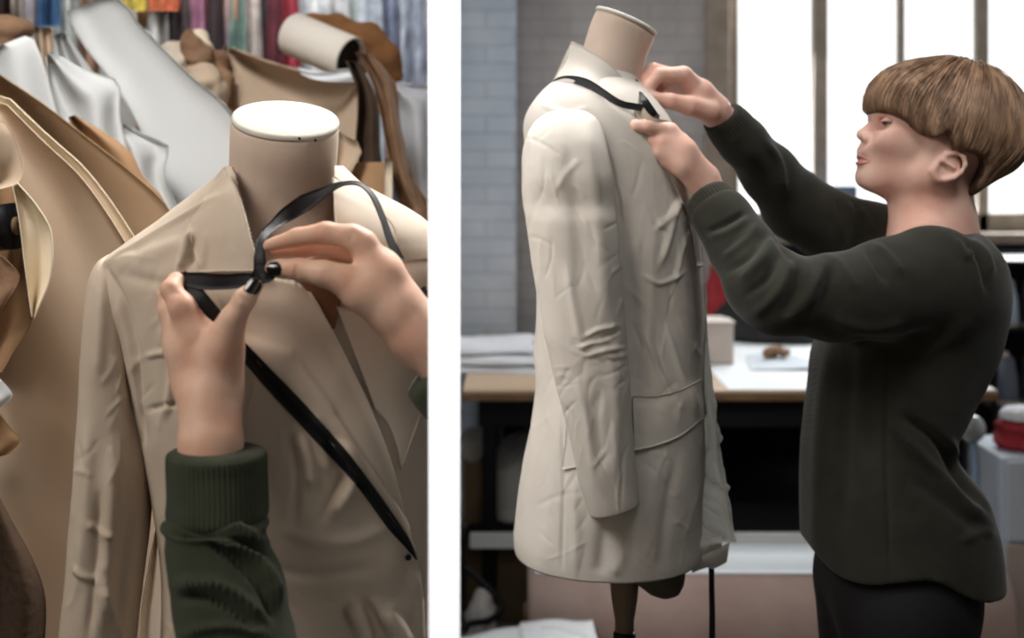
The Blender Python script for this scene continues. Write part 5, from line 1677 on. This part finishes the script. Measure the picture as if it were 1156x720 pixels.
# ---- rail of clothes at the far end
rail = thing('clothes_rail', 'steel clothes rail above the frame carrying the coloured garments', 'clothes rail', P(240, 200, 4.1) * np.array([1, 1, 0]))
zr = CZ + (200 + 60) / F * 4.1
xa, xb = P(-40, 0, 4.1)[0], P(500, 0, 4.1)[0]
obj('bar', *tube([(xa, 4.1, zr), (xb, 4.1, zr)], .014, 6, 14), M['steel'], rail)
for x in (xa + .03, xb - .03):
    obj('post', *tube([(x, 4.1, 0.002), (x, 4.1, zr)], .014, 6, 14), M['steel'], rail)
    obj('foot', *box(x - .02, x + .02, 3.85, 4.35, 0, .03, .006), M['iron'], rail)
gcol = [(-8, 10, 'dark umber', (58, 42, 36)), (12, 22, 'pinkish beige', (190, 172, 160)), (24, 46, 'pale lilac', (178, 172, 180)), (46, 64, 'bright blue', (52, 96, 146)), (64, 76, 'pale grey green', (176, 184, 178)), (76, 92, 'grey', (168, 170, 168)), (92, 108, 'tan and brown', (150, 112, 84)), (142, 160, 'yellow', (206, 182, 62)), (158, 172, 'caramel', (176, 124, 70)), (170, 186, 'pale grey', (186, 182, 176)), (172, 198, 'orange topped', (202, 92, 52)), (186, 200, 'black and navy', (24, 30, 40)), (198, 212, 'charcoal brown', (62, 50, 50)),
        (212, 228, 'mauve', (150, 92, 120)), (226, 240, 'deep pink', (150, 74, 88)), (236, 250, 'dark plum', (56, 40, 44)), (244, 258, 'dusty pink', (180, 150, 156)), (256, 272, 'salmon', (176, 122, 98)), (262, 274, 'sage green', (92, 122, 112)), (272, 292, 'pale taupe', (176, 162, 154)), (290, 306, 'charcoal', (66, 60, 62)), (304, 316, 'wine', (96, 34, 46)), (314, 336, 'crimson', (158, 36, 52)), (334, 352, 'pale grey blue', (172, 178, 186)), (350, 372, 'silver grey', (184, 186, 188)), (370, 392, 'light grey', (188, 190, 192)), (392, 408, 'pale grey green', (164, 174, 172)), (406, 430, 'grey blue', (158, 166, 178)), (428, 446, 'slate blue', (104, 112, 140)), (444, 462, 'pale blue', (170, 178, 192)), (460, 476, 'blue grey', (136, 144, 162)), (474, 496, 'white', (196, 198, 206))]
seen = {}
for i, (x0, x1, cn, c) in enumerate(gcol):
    d = 4.04 + .03 * (i % 3)
    short = 'orange' in cn
    yb = 42 if cn == 'orange topped' else (32 if cn == 'bright blue' else (74 if cn == 'salmon' else 420 + 30 * (i % 4)))
    seen[cn] = seen.get(cn, 0) + 1
    prev = gcol[i - 1][2] if i else 'left frame edge'
    if cn == 'orange topped': yb, lb = 12, 'short orange garment on the clothes rail beside the black and navy one'
    elif cn == 'salmon': yb, lb = 22, 'short salmon garment on the clothes rail above the sage green one'
    elif cn == 'bright blue': yb, lb = 30, 'short bright blue garment on the clothes rail near the top left'
    elif cn == 'yellow': yb, lb = 12, 'short yellow garment on the clothes rail right of the big white sheet'
    else: lb = '%s garment on the clothes rail, right of the %s one' % (cn, prev) if i else 'dark umber garment at the left end of the clothes rail'
    d2 = d - (.05 if yb < 60 else 0)
    n, w = 30, 18
    G = np.zeros((n, w, 3))
    ph = cr.uniform(0, 6)
    for a in range(n):
        for b in range(w):
            s, u = a / (n - 1), b / (w - 1)
            nar = .55 + .45 * min(1, s * 5)
            xm = (x0 + x1) / 2
            G[a, b] = P(xm + (x1 - x0 + 8) * (u - .5) * nar, -56 + (yb + 56) * s, d2 + .018 * math.sin(u * 9 + ph + s * 1.5) * min(1, s * 4))
    g = thing('hanging_garment', lb, 'garment', P((x0 + x1) / 2, yb, d2), 'garments on the clothes rail')
    obj('cloth', *thick_grid(G, .004), mat('garment_' + cn.replace(' ', '_'), RGB(*[min(235, int(1.12 * (.76 * q + .24 * sum(c) / 3))) for q in c]), .9, RGB(*[int(.78 * (.8 * q + .2 * sum(c) / 3)) for q in c]), 14, .05, 40), g)
    hk = P((x0 + x1) / 2, -56, d2)
    obj('hanger', *tube([hk + [0, 0, -.01], hk + [0, 0, .012], hk + [.0, (4.1 - d2) * .5, zr - hk[2] + .012], [hk[0], 4.1 + .012, zr + .016]], .003, 14, 8), M['steel'], g)
# ------------------------------------------------------------------ light and camera
W = bpy.data.worlds.new('sky')
SC.world = W
W.use_nodes = True
bg = W.node_tree.nodes['Background']
bg.inputs[0].default_value = (.97, .99, 1.0, 1)
bg.inputs[1].default_value = 2.2


def area(name, loc, look, sx, sy, power, col=(1, 1, 1), spread=None):
    l = bpy.data.lights.new(name, 'AREA')
    l.shape = 'RECTANGLE'
    l.size, l.size_y = sx, sy
    l.energy = power
    l.color = col
    if spread: l.spread = math.radians(spread)
    o = bpy.data.objects.new(name, l)
    COL.objects.link(o)
    o.location = loc
    o.rotation_euler = (Vector(look) - Vector(loc)).to_track_quat('-Z', 'Y').to_euler()
    return o


# daylight through the big window
area('window_daylight', (2.0, BACK - .02, 2.1), (1.2, 0, 1.1), 2.0, 1.6, 115, (.95, .98, 1))
# added key light on the coat from the left, no fixture
area('coat_key_light', (-1.0, 1.72, 2.3), (.08, 1.95, 1.2), .6, .6, 2.3, (1, .99, .98), spread=50)
# ceiling lamp behind the jacket, then added fill lights without fixtures
area('ceiling_lamp_middle', (.30, 2.25, 2.95), (-.36, 1.35, 1.3), .6, .6, 12.5, (1, .97, .93), spread=60)
area('paper_fill_light', (-.92, 1.2, 3.1), (-.78, 2.45, 1.55), .7, .5, 9, (1, .98, .97), spread=64)  # added to light the standing papers
area('worker_fill_light', (.62, .9, 3.0), (.66, 2.0, 1.55), .7, .5, 2.1, (1, .97, .94), spread=50)  # added fill for the worker's face
area('rail_fill_light', (-.7, 3.55, 3.2), (-.7, 4.1, 1.7), 1.4, .4, 26, (1, .99, .98), spread=90)  # added to brighten the garments on the rail
area('front_fill_light', (-1.4, .4, 2.8), (-.3, 1.35, 1.3), 1.0, 1.0, 6.5, (1, .91, .82), spread=70)  # added warm fill from front left on jacket and hands
# narrow spot added to turn the divider's front face white
s = bpy.data.lights.new('divider_fill_spot', 'SPOT')
s.energy = 1100
s.spot_size = math.radians(7)
s.spot_blend = .4
s.shadow_soft_size = .02
so = bpy.data.objects.new('divider_fill_spot', s)
COL.objects.link(so)
so.location = (-.043, .75, 2.95)
so.rotation_euler = (Vector((-.0574, 1.02, 1.36)) - Vector(so.location)).to_track_quat('-Z', 'Y').to_euler()

cam = bpy.data.cameras.new('camera')
co = bpy.data.objects.new('camera', cam)
COL.objects.link(co)
co.location = (0, 0, CZ)
co.rotation_euler = (math.pi / 2, 0, 0)
cam.sensor_width = 36
cam.lens = 36 * F / 1156
cam.shift_y = -160 / 1156
cam.dof.use_dof = True
cam.dof.focus_distance = 1.56
cam.dof.aperture_fstop = 3.6
SC.camera = co
vs = SC.view_settings
vs.view_transform = 'Standard'
vs.look = 'None'
vs.exposure = -.35
vs.gamma = 1
vs.use_curve_mapping = False
SC.cycles.use_denoising = True
SC.cycles.max_bounces = 8
SC.cycles.sample_clamp_indirect = 6
